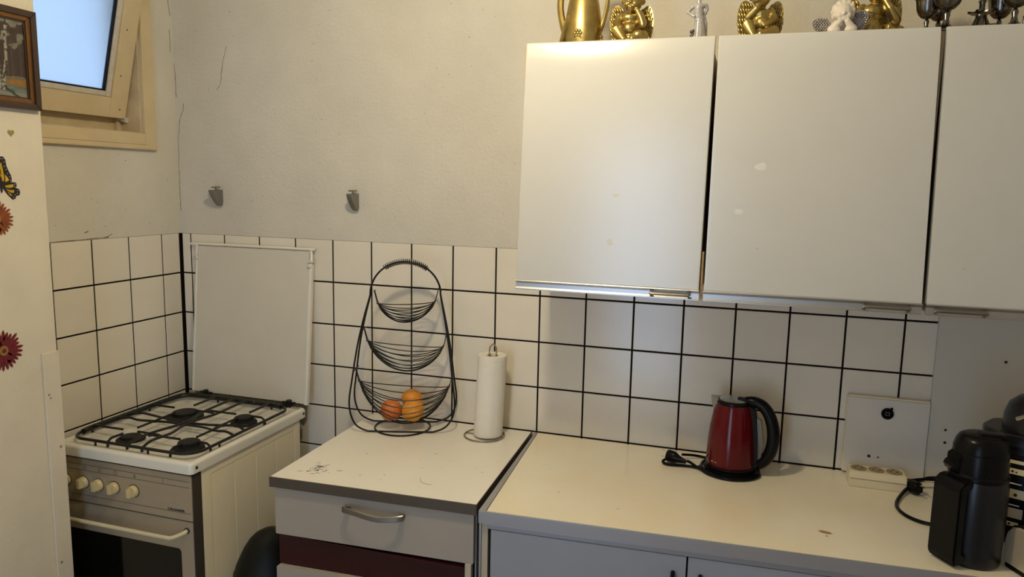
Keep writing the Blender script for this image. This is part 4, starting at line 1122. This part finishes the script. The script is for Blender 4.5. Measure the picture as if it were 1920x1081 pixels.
def cherub(x, y, s, m, label, pose, rz=0.0, wing_m=None, group=None):
    t = thing('cherub_figurine', at(x, y), label, 'figurine', group, rz=rz)
    L = []
    if pose == 'chin':
        L += [('e', (0, .004, .018), (.036, .030, .018)), ('e', (0, 0, .050), (.027, .023, .032)), ('e', (-.001, -.014, .042), (.020, .016, .018)), ('e', (-.002, -.008, .070), (.024, .017, .016)),
              ('c', [(-.018, -.006, .018), (-.030, -.034, .034), (-.010, -.040, .008)], [.017, .0155, .010]), ('e', (.002, -.047, .006), (.014, .009, .006)),
              ('c', [(.018, -.006, .016), (.038, -.030, .018), (.012, -.044, .010)], [.018, .0155, .010]), ('e', (.026, -.034, .022), (.017, .014, .012)),
              ('c', [(.024, -.004, .076), (.036, -.022, .052), (.036, -.028, .046)], [.011, .010, .009]), ('c', [(.036, -.028, .046), (.030, -.026, .064), (.018, -.022, .086)], [.009, .008, .007]),
              ('c', [(-.024, -.002, .076), (-.038, -.014, .056), (-.026, -.030, .044)], [.011, .010, .008]), ('e', (-.022, -.033, .042), (.009, .007, .006)),
              ('c', [(0, -.002, .078), (.002, -.006, .090)], [.012, .012]),
              ('e', (.004, -.008, .108), (.025, .025, .025)), ('e', (-.007, -.025, .101), (.010, .009, .009)), ('e', (.013, -.025, .101), (.010, .009, .009)), ('e', (.003, -.033, .104), (.0045, .006, .0045)),
              ('e', (.003, -.030, .092), (.007, .006, .004)), ('e', (.003, -.026, .087), (.008, .007, .006))]
        L += [('e', (.004 + .024 * math.cos(a) * math.cos(b_), .000 + .022 * math.sin(b_), .112 + .025 * math.sin(a) * math.cos(b_)), (.0085, .0085, .0085)) for a in (0.0, .5, 1.05, 1.57, 2.1, 2.65, 3.14) for b_ in (-.5, .2, .9)]
    elif pose == 'bowed':
        L += [('e', (0, .004, .018), (.036, .030, .018)), ('e', (0, 0, .048), (.028, .025, .032)), ('e', (0, -.008, .066), (.026, .018, .016)), ('e', (.004, -.016, .044), (.018, .014, .018)),
              ('c', [(-.018, -.004, .018), (-.030, -.034, .036), (-.016, -.040, .008)], [.017, .016, .010]), ('c', [(.018, -.004, .018), (.034, -.030, .018), (.002, -.044, .010)], [.018, .016, .010]),
              ('c', [(-.024, -.002, .074), (-.030, -.020, .058), (-.012, -.028, .078)], [.011, .010, .008]), ('c', [(-.012, -.028, .078), (-.004, -.024, .092)], [.008, .008]),
              ('c', [(.024, -.002, .074), (.034, -.018, .052), (.014, -.034, .036)], [.011, .010, .008]), ('e', (.010, -.036, .034), (.009, .007, .006)),
              ('c', [(0, -.004, .078), (-.002, -.010, .090)], [.012, .012]), ('e', (-.002, -.016, .106), (.024, .024, .024)), ('e', (-.004, -.038, .100), (.005, .005, .005)), ('e', (-.013, -.032, .098), (.009, .008, .008)), ('e', (.009, -.032, .098), (.009, .008, .008))]
        L += [('e', (-.002 + .023 * math.cos(a) * math.cos(b_), -.008 + .022 * math.sin(b_), .110 + .024 * math.sin(a) * math.cos(b_)), (.0085, .0085, .0085)) for a in (0.0, .5, 1.05, 1.57, 2.1, 2.65, 3.14) for b_ in (-.5, .2, .9)]
    elif pose == 'kneel':
        L += [('e', (0, .006, .016), (.040, .032, .016)), ('e', (-.004, .004, .046), (.026, .024, .030)), ('e', (-.006, -.006, .066), (.026, .018, .017)),
              ('e', (-.006, -.030, .022), (.022, .018, .025)), ('e', (-.014, -.020, .038), (.022, .020, .010)), ('c', [(.014, 0, .020), (.034, -.020, .024), (.050, -.012, .014)], [.017, .014, .010]), ('e', (.054, -.010, .016), (.012, .012, .014)),
              ('c', [(.020, -.004, .074), (.040, -.016, .058), (.046, -.018, .040)], [.011, .012, .010]), ('c', [(.044, -.020, .044), (.030, -.030, .066), (.018, -.026, .086)], [.010, .008, .007]),
              ('c', [(-.028, -.004, .074), (-.034, -.022, .056), (-.010, -.034, .050)], [.011, .010, .008]),
              ('c', [(0, -.004, .078), (.002, -.008, .090)], [.012, .012]), ('e', (.004, -.010, .106), (.025, .025, .025)), ('e', (.004, -.035, .102), (.005, .006, .005)), ('e', (-.007, -.027, .099), (.010, .009, .009)), ('e', (.014, -.027, .099), (.010, .009, .009))]
        L += [('e', (.004 + .024 * math.cos(a) * math.cos(b_), -.002 + .022 * math.sin(b_), .110 + .025 * math.sin(a) * math.cos(b_)), (.0085, .0085, .0085)) for a in (0.0, .5, 1.05, 1.57, 2.1, 2.65, 3.14) for b_ in (-.5, .2, .9)]
    elif pose == 'leaning':
        L += [('e', (0, .012, .010), (.034, .022, .010)), ('e', (0, .012, .024), (.026, .018, .016)),
              ('c', [(-.022, .002, .016), (-.026, -.018, .010), (-.008, -.022, .028)], [.010, .0095, .007]), ('c', [(.020, .002, .016), (.022, -.018, .010), (.008, -.022, .028)], [.010, .0095, .007]),
              ('e', (-.018, -.020, .010), (.014, .008, .009)), ('e', (.016, -.020, .010), (.014, .008, .009)),
              ('e', (0, -.006, .050), (.021, .020, .022)), ('e', (0, -.026, .045), (.004, .005, .004)), ('e', (-.009, -.020, .041), (.008, .007, .007)), ('e', (.009, -.020, .041), (.008, .007, .007)), ('e', (0, -.022, .034), (.007, .005, .005))]
        L += [('e', (.021 * math.cos(a) * math.cos(b_), .000 + .019 * math.sin(b_), .054 + .022 * math.sin(a) * math.cos(b_)), (.007, .007, .007)) for a in (-.5, 0.0, .5, 1.05, 1.57, 2.1, 2.65, 3.14, 3.64) for b_ in (-.5, .2, .9)]
    me = blob(L, .0016, 5)
    me.transform(Matrix.Scale(s, 4)); me.materials.clear(); me.materials.append(m)
    obj_me('body', me, m, t, angle=180)
    wm = wing_m or m
    if pose == 'leaning':
        wing(t, -1, (-.018 * s, .014 * s, .012 * s), .044 * s, .034 * s, wm, .05, .1); wing(t, 1, (.020 * s, .010 * s, .010 * s), .040 * s, .044 * s, wm, -.20, .1)
    else:
        wing(t, -1, (-.012 * s, .018 * s, -.004 * s), .050 * s, .112 * s, wm, -.04 if pose != 'kneel' else .1, .05); wing(t, 1, (.012 * s, .018 * s, -.004 * s), .048 * s, .106 * s, wm, -.04, .05)
    return t
CG = 'gold cherubs on the cabinets'
cherub(1.738, YO, 1.00, M_['gold'], 'gold cherub figurine resting its chin on one hand, beside the gold jug', 'chin', group=CG)
cherub(2.063, YO, .95, M_['gold'], 'gold cherub figurine with bowed head, alone above the middle cabinet door', 'bowed', group=CG)
cherub(2.330, YO + .050, 1.05, M_['gold'], 'gold kneeling cherub figurine just behind the small white cherub', 'kneel', group=CG, rz=-.1)
cherub(2.2505, YO - .028, 1.04, M_['bisque'], 'small white cherub bust with silver wings leaning on its hands', 'leaning', wing_m=M_['silver'])

# slender standing statuette
sx = thing('statuette', at(1.911), 'slender pale porcelain lady statuette with one hand on hip', 'figurine')
L = [('c', [(.004, .004, .0), (.004, .003, .03), (.003, 0, .052)], [.020, .017, .013]), ('c', [(-.010, 0, 0), (-.012, -.004, .018)], [.009, .005]), ('c', [(.016, .006, 0), (.017, .006, .05), (.012, .004, .07)], [.008, .006, .005]),
     ('e', (.002, 0, .060), (.013, .011, .014)), ('c', [(.001, 0, .060), (0, 0, .078), (0, -.001, .090)], [.011, .0125, .012]), ('e', (0, -.001, .092), (.019, .010, .007)),
     ('c', [(-.015, 0, .092), (-.027, -.002, .077), (-.010, -.009, .066)], [.006, .0048, .004]), ('c', [(.016, 0, .093), (.021, .002, .084), (.012, .008, .068)], [.006, .0045, .004]),
     ('c', [(0, -.002, .092), (0, -.003, .108)], [.006, .0055]), ('e', (.001, -.004, .122), (.011, .012, .0145)), ('e', (.001, -.016, .121), (.002, .003, .003)), ('e', (.002, .002, .129), (.013, .013, .011)), ('e', (.004, .010, .120), (.009, .009, .010))]
me = blob(L, .0012, 4); me.materials.clear(); me.materials.append(M_['porcelain_grey']); obj_me('body', me, M_['porcelain_grey'], sx, angle=180)
bm = NB(); lathe(bm, [(0, 0), (.019, 0), (.019, .003), (.016, .005), (0, .005)], n=20); obj('plinth', bm, M_['porcelain_grey'], sx)
bm = NB()
for k in range(9): ball(bm, (-.010 + random.uniform(-.006, .006), -.008 + random.uniform(-.003, .003), .006 + .0045 * k * .7), (.005, .004, .005), 7)
obj('foliage', bm, M_['pewter'], sx)

# pewter goblets and candlestick
def goblet(x, y, s, label):
    t = thing('pewter_goblet', at(x, y), label, 'goblet', 'pewter goblets on the cabinets')
    bm = NB(); lathe(bm, [(r * s, z * s) for r, z in [(.004, .036), (.012, .039), (.0190, .046), (.0235, .057), (.0253, .070), (.0262, .078), (.0295, .0835), (.0283, .0842), (.0240, .076), (.0220, .060), (.016, .046), (0, .042)]], n=32); obj('bowl', bm, M_['pewter'], t)
    bm = NB(); lathe(bm, [(r * s, z * s) for r, z in [(0, 0), (.0165, 0), (.0165, .003), (.012, .007), (.006, .013), (.0042, .022), (.0058, .029), (.0042, .034), (0, .037)]], n=28); obj('stem', bm, M_['pewter'], t)
goblet(2.436, YO, 1.0, 'small pewter goblet, leftmost of the pewter pieces')
goblet(2.470, YO + .045, 1.08, 'pewter goblet half hidden behind the taller one at the door gap')
goblet(2.470, -.318, 1.28, 'taller pewter goblet right at the front edge above the door gap')
goblet(2.596, YO + .040, 1.02, 'smaller pewter goblet right of the candlestick')
goblet(2.607, -.315, 1.28, 'larger pewter goblet in front, right of the candlestick')
cs = thing('candlestick', at(2.548, YO), 'pewter candlestick with scalloped drip tray standing between the goblets', 'candlestick')
bm = NB(); lathe(bm, [(0, 0), (.028, 0), (.028, .003), (.024, .010), (.017, .022), (.012, .034), (.012, .040), (0, .040)], n=32); obj('foot', bm, M_['pewter'], cs)
bm = NB(); star = []
for k in range(48):
    a = 2 * PI * k / 48; star.append(((.024 + .0045 * math.cos(6 * a)) * math.cos(a), (.024 + .0045 * math.cos(6 * a)) * math.sin(a)))
prism(bm, star, .0405, .0445, lambda u, v, w: (u, v, w + .004 * (math.hypot(u, v) / .028) ** 2)); obj('drip_tray', bm, M_['pewter'], cs)
bm = NB(); lathe(bm, [(0, .043), (.007, .043), (.0085, .048), (.0060, .053), (.0060, .066), (.0085, .070), (.0060, .074), (.0060, .090), (.011, .094), (.012, .110), (.010, .110), (0, .100)], n=24); obj('stem', bm, M_['pewter'], cs)
bm = NB(); tube(bm, spline([(.018, -.006, .014), (.032, -.010, .013), (.036, -.009, .008), (.028, -.006, .006)], 5), .0055, 8, flat=1.2); obj('finger_grip', bm, M_['pewter'], cs)
sn = thing('candle_snuffer', at(2.6365, YO), 'tiny pewter cone standing at the far right on the cabinet', 'ornament')
bm = NB(); lathe(bm, [(0, 0), (.008, 0), (.008, .003), (.005, .010), (.0042, .030), (.0048, .034), (0, .035)], n=18); obj('cone', bm, M_['pewter'], sn)

# ------------------------------------------------------------------ framed birch picture on the pier
XPf = XP + .0008
pc = thing('framed_picture', (XPf, -.86, 1.98), 'small framed painting of birch trees on the wall stub beside the window', 'picture')
py0, py1, pz0, pz1 = -.985, -.7385, 1.853, 2.1105
bm = NB(); box(bm, XPf, XPf + .006, py0 + .01, py1 - .01, pz0 + .01, pz1 - .01); obj('backing', bm, M_['frame_wood'], pc, local=False, smooth=False)
def rails(bm, i0, i1, x0, x1, bev):
    # mitred frame ring between insets i0 (outer) and i1 (inner)
    o = [(py0 + i0, pz0 + i0), (py1 - i0, pz0 + i0), (py1 - i0, pz1 - i0), (py0 + i0, pz1 - i0)]
    q = [(py0 + i1, pz0 + i1), (py1 - i1, pz0 + i1), (py1 - i1, pz1 - i1), (py0 + i1, pz1 - i1)]
    for k in range(4):
        a, c, d, e = o[k], o[(k + 1) % 4], q[(k + 1) % 4], q[k]
        prism(bm, [a, c, d, e], x0, x1, YZ, bev)
bm = NB(); rails(bm, 0, .017, XPf, XPf + .020, .002); fr_ = obj('frame', bm, M_['frame_wood'], pc, local=False)
bm = NB(); rails(bm, .016, .028, XPf, XPf + .015, .002); obj('gilt_slip', bm, M_['frame_gilt'], fr_, local=False)
bm = NB(); rails(bm, .027, .032, XPf, XPf + .011, .001); obj('inner_lip', bm, M_['frame_wood'], fr_, local=False)
NX, NZ = 70, 76
cy0, cy1, cz0, cz1 = py0 + .031, py1 - .031, pz0 + .031, pz1 - .031
me = bpy.data.meshes.new('canvas'); vs2, fs2, cols = [], [], []
def h2(a, b_): 
    v = math.sin(a * 127.1 + b_ * 311.7) * 43758.5453
    return v - math.floor(v)
def vn(x, y):
    xi, yi = math.floor(x), math.floor(y); fx, fy = x - xi, y - yi
    fx = fx * fx * (3 - 2 * fx); fy = fy * fy * (3 - 2 * fy)
    return (h2(xi, yi) * (1 - fx) + h2(xi + 1, yi) * fx) * (1 - fy) + (h2(xi, yi + 1) * (1 - fx) + h2(xi + 1, yi + 1) * fx) * fy
def paint(u, v):
    n1, n2 = vn(u * 40, v * 14), vn(u * 22, v * 34)
    c = [.055 + .035 * n1, .035 + .020 * n1, .030 + .016 * n1]                     # dusky wood
    if v > .62:
        k = (v - .62) / .38; f = vn(u * 13, v * 15)
        if f > .62 - .28 * k: c = [.20 + .22 * n2, .20 + .20 * n2, .15 + .15 * n2]
    for tx, w in ((.80, .006), (.88, .005), (.73, .006), (.93, .004), (.30, .007), (.18, .006)):
        if abs(u - tx) < w and .24 < v < .75: c = [.13, .10, .09]
    if v < .25 + .02 * math.sin(u * 9): c = [.36 + .14 * n2, .17 + .08 * n2, .045]  # fallen leaves
    if abs(v - (.245 + .012 * math.sin(u * 7))) < .012: c = [.13, .20, .18]
    if v < .15 - .06 * (u - .6) + .02 * n2: c = [.07 + .22 * n2, .13 + .22 * n2, .11 + .17 * n2]
    if v < .055: c = [.36, .36, .30]
    if abs((v - .09) + .55 * (u - .70)) < .018 and u > .55: c = [.03, .05, .05]
    for tx, w, lean in ((.56, .040, .05), (.70, .022, -.10), (.34, .034, .02)):
        cx_ = tx + lean * (.5 - v) + .012 * math.sin(v * 11 + tx * 30); ww = w * (1.0 + .9 * max(0, .3 - v) / .3)
        if abs(u - cx_) < ww and v > .07:
            b_ = vn(u * 55 + tx * 9, v * 40); c = [.52, .50, .40] if b_ < .60 else [.05, .045, .04]
            if u > cx_ + ww * .55: c = [q * .55 for q in c]
    return c
for j in range(NZ + 1):
    for i in range(NX + 1):
        vs2.append((XPf + .0075, cy0 + (cy1 - cy0) * i / NX, cz0 + (cz1 - cz0) * j / NZ)); cols.append([q * .55 for q in paint(i / NX, j / NZ)])
for j in range(NZ):
    for i in range(NX):
        a = j * (NX + 1) + i; fs2.append((a, a + 1, a + NX + 2, a + NX + 1))
me.from_pydata(vs2, [], fs2); ca = me.color_attributes.new('Col', 'FLOAT_COLOR', 'POINT')
for i, c in enumerate(cols): ca.data[i].color = (*c, 1)
cm = bpy.data.materials.new('canvas_paint'); cm.use_nodes = True; nt = cm.node_tree
at_ = nt.nodes.new('ShaderNodeAttribute'); at_.attribute_name = 'Col'
nt.links.new(at_.outputs['Color'], nt.nodes['Principled BSDF'].inputs['Base Color']); nt.nodes['Principled BSDF'].inputs['Roughness'].default_value = .38
obj_me('canvas', me, cm, pc, local=False, smooth=False)

# ------------------------------------------------------------------ stickers on the pier (flat cut-outs)
def pf_(cy, cz): return lambda u, v, w: (XP + .0004 + w, cy + u, cz + v)
ht = thing('heart_sticker', (XP, -.819, 1.790), 'tiny olive heart sticker under the birch picture', 'sticker')
bm = NB(); prism(bm, [(.011 * math.sin(a) ** 3 * .85, .0085 * (13 * math.cos(a) - 5 * math.cos(2 * a) - 2 * math.cos(3 * a) - math.cos(4 * a)) / 14) for a in [2 * PI * k / 28 for k in range(28)]], 0, .0009, pf_(-.819, 1.790), .0002)
obj('heart', bm, M_['olive'], ht, local=False)
bf = thing('butterfly_sticker', (XP, -.857, 1.659), 'black and yellow butterfly sticker on the wall stub, below the heart', 'sticker')
K_ = .00140
def px(l): return [((x - 1) * K_ * 1.0, (343 - y) * K_ * 1.0) for x, y in l]
up = px([(1, 345), (2, 320), (-1, 302), (3, 294), (9, 294), (13, 300), (14, 311), (18, 321), (22, 329), (23, 338), (20, 342), (10, 344)])
lo_ = px([(3, 344), (14, 343), (24, 341), (31, 342), (32, 347), (30, 352), (36, 354), (38, 360), (36, 366), (29, 367), (28, 372), (22, 374), (12, 364), (5, 354)])
yu = [px([(1, 338), (0, 322), (1, 308), (4, 305), (6, 316), (8, 330), (7, 340)]), px([(10, 327), (15, 333), (17, 338), (10, 341)])]
yl = [px([(8, 348), (18, 346), (25, 345), (25, 350), (18, 352), (10, 351)]), px([(9, 354), (18, 356), (26, 356), (25, 361), (20, 361)]), px([(12, 358), (18, 363), (22, 367), (17, 366)])]
dots = [(8, 298), (10, 304), (10, 312), (13, 318), (15, 325), (19, 331), (20, 337), (28, 345), (28, 350), (33, 357), (32, 362), (27, 365), (24, 370), (4, 298)]
f_ = pf_(-.857, 1.659)
for sgn in (1, -1):
    fl = lambda L: [(sgn * u, v) for u, v in L]
    bm = NB(); prism(bm, fl(up), 0, .0010, f_); obj('upper_wing', bm, M_['st_black'], bf, local=False, smooth=False)
    bm = NB(); prism(bm, fl(lo_), 0, .0008, f_); obj('lower_wing', bm, M_['st_black'], bf, local=False, smooth=False)
    bm = NB()
    for L in yu + yl: prism(bm, fl(L), .0010, .0014, f_)
    obj('yellow_cells', bm, M_['st_yellow'], bf, local=False, smooth=False)
    bm = NB()
    for (x, y) in dots:
        u, v = px([(x, y)])[0]; prism(bm, fl([(u + .0011 * math.cos(a), v + .0011 * math.sin(a)) for a in (0, 1.05, 2.1, 3.14, 4.2, 5.2)]), .0010, .0014, f_)
    obj('white_dots', bm, M_['st_white'], bf, local=False, smooth=False)
bm = NB(); prism(bm, [(.0035 * math.cos(a), .022 * math.sin(a) - .004) for a in [2 * PI * k / 16 for k in range(16)]], .001, .0022, f_); obj('body', bm, M_['st_black'], bf, local=False, smooth=False)
def flower(cy, cz, R, m, label, ph):
    t = thing('flower_sticker', (XP, cy, cz), label, 'sticker', 'gerbera flower stickers on the wall stub')
    f = pf_(cy, cz)
    for layer, (n, r1, w) in enumerate(((26, 1.0, .085), (20, .78, .085), (15, .55, .08))):
        bm = NB()
        for k in range(n):
            a = 2 * PI * k / n + ph + layer * .13; r = R * r1 * random.uniform(.88, 1.04); c, s = math.cos(a), math.sin(a)
            out = [(.10 * R, -.3 * w * R), (r * .6, -w * R), (r * .9, -w * .7 * R), (r, 0), (r * .9, w * .7 * R), (r * .6, w * R), (.10 * R, .3 * w * R)]
            zz = .0004 * (k % 3)
            prism(bm, [(u * c - v * s, u * s + v * c) for u, v in out], layer * .0008 + zz, layer * .0008 + zz + .0006, f)
        obj('petals', bm, m, t, local=False, smooth=False, kind='stuff')
    bm = NB(); prism(bm, [(R * .22 * math.cos(a), R * .24 * math.sin(a)) for a in [2 * PI * k / 18 for k in range(18)]], .002, .0042, f, .001); co = obj('flower_centre', bm, M_['st_heart'], t, local=False)
    bm = NB(); prism(bm, [(R * .10 * math.cos(a), R * .11 * math.sin(a)) for a in [2 * PI * k / 12 for k in range(12)]], .0042, .0048, f); obj('flower_eye', bm, m, co, local=False)
flower(-.876, 1.566, .048, M_['st_orange'], 'rust orange gerbera flower sticker below the butterfly', .1)
flower(-.886, 1.218, .056, M_['st_red'], 'dark red gerbera flower sticker low on the wall stub', .3)
# nail heads and flakes on the pier
bm = NB()
for (y, z, r) in ((-.765, .560, .004), (-.768, 1.066, .003), (-.764, 1.056, .0025), (-.742, .905, .004)): lathe(bm, [(r, 0), (r * .8, .001), (0, .0013)], c=(XP + .0082, y, z), n=7, M=Matrix.Rotation(PI / 2, 4, 'Y'))
obj_split('paint_flake', bm, M_['crack'], bpy.data.objects['trim_1'], local=False)
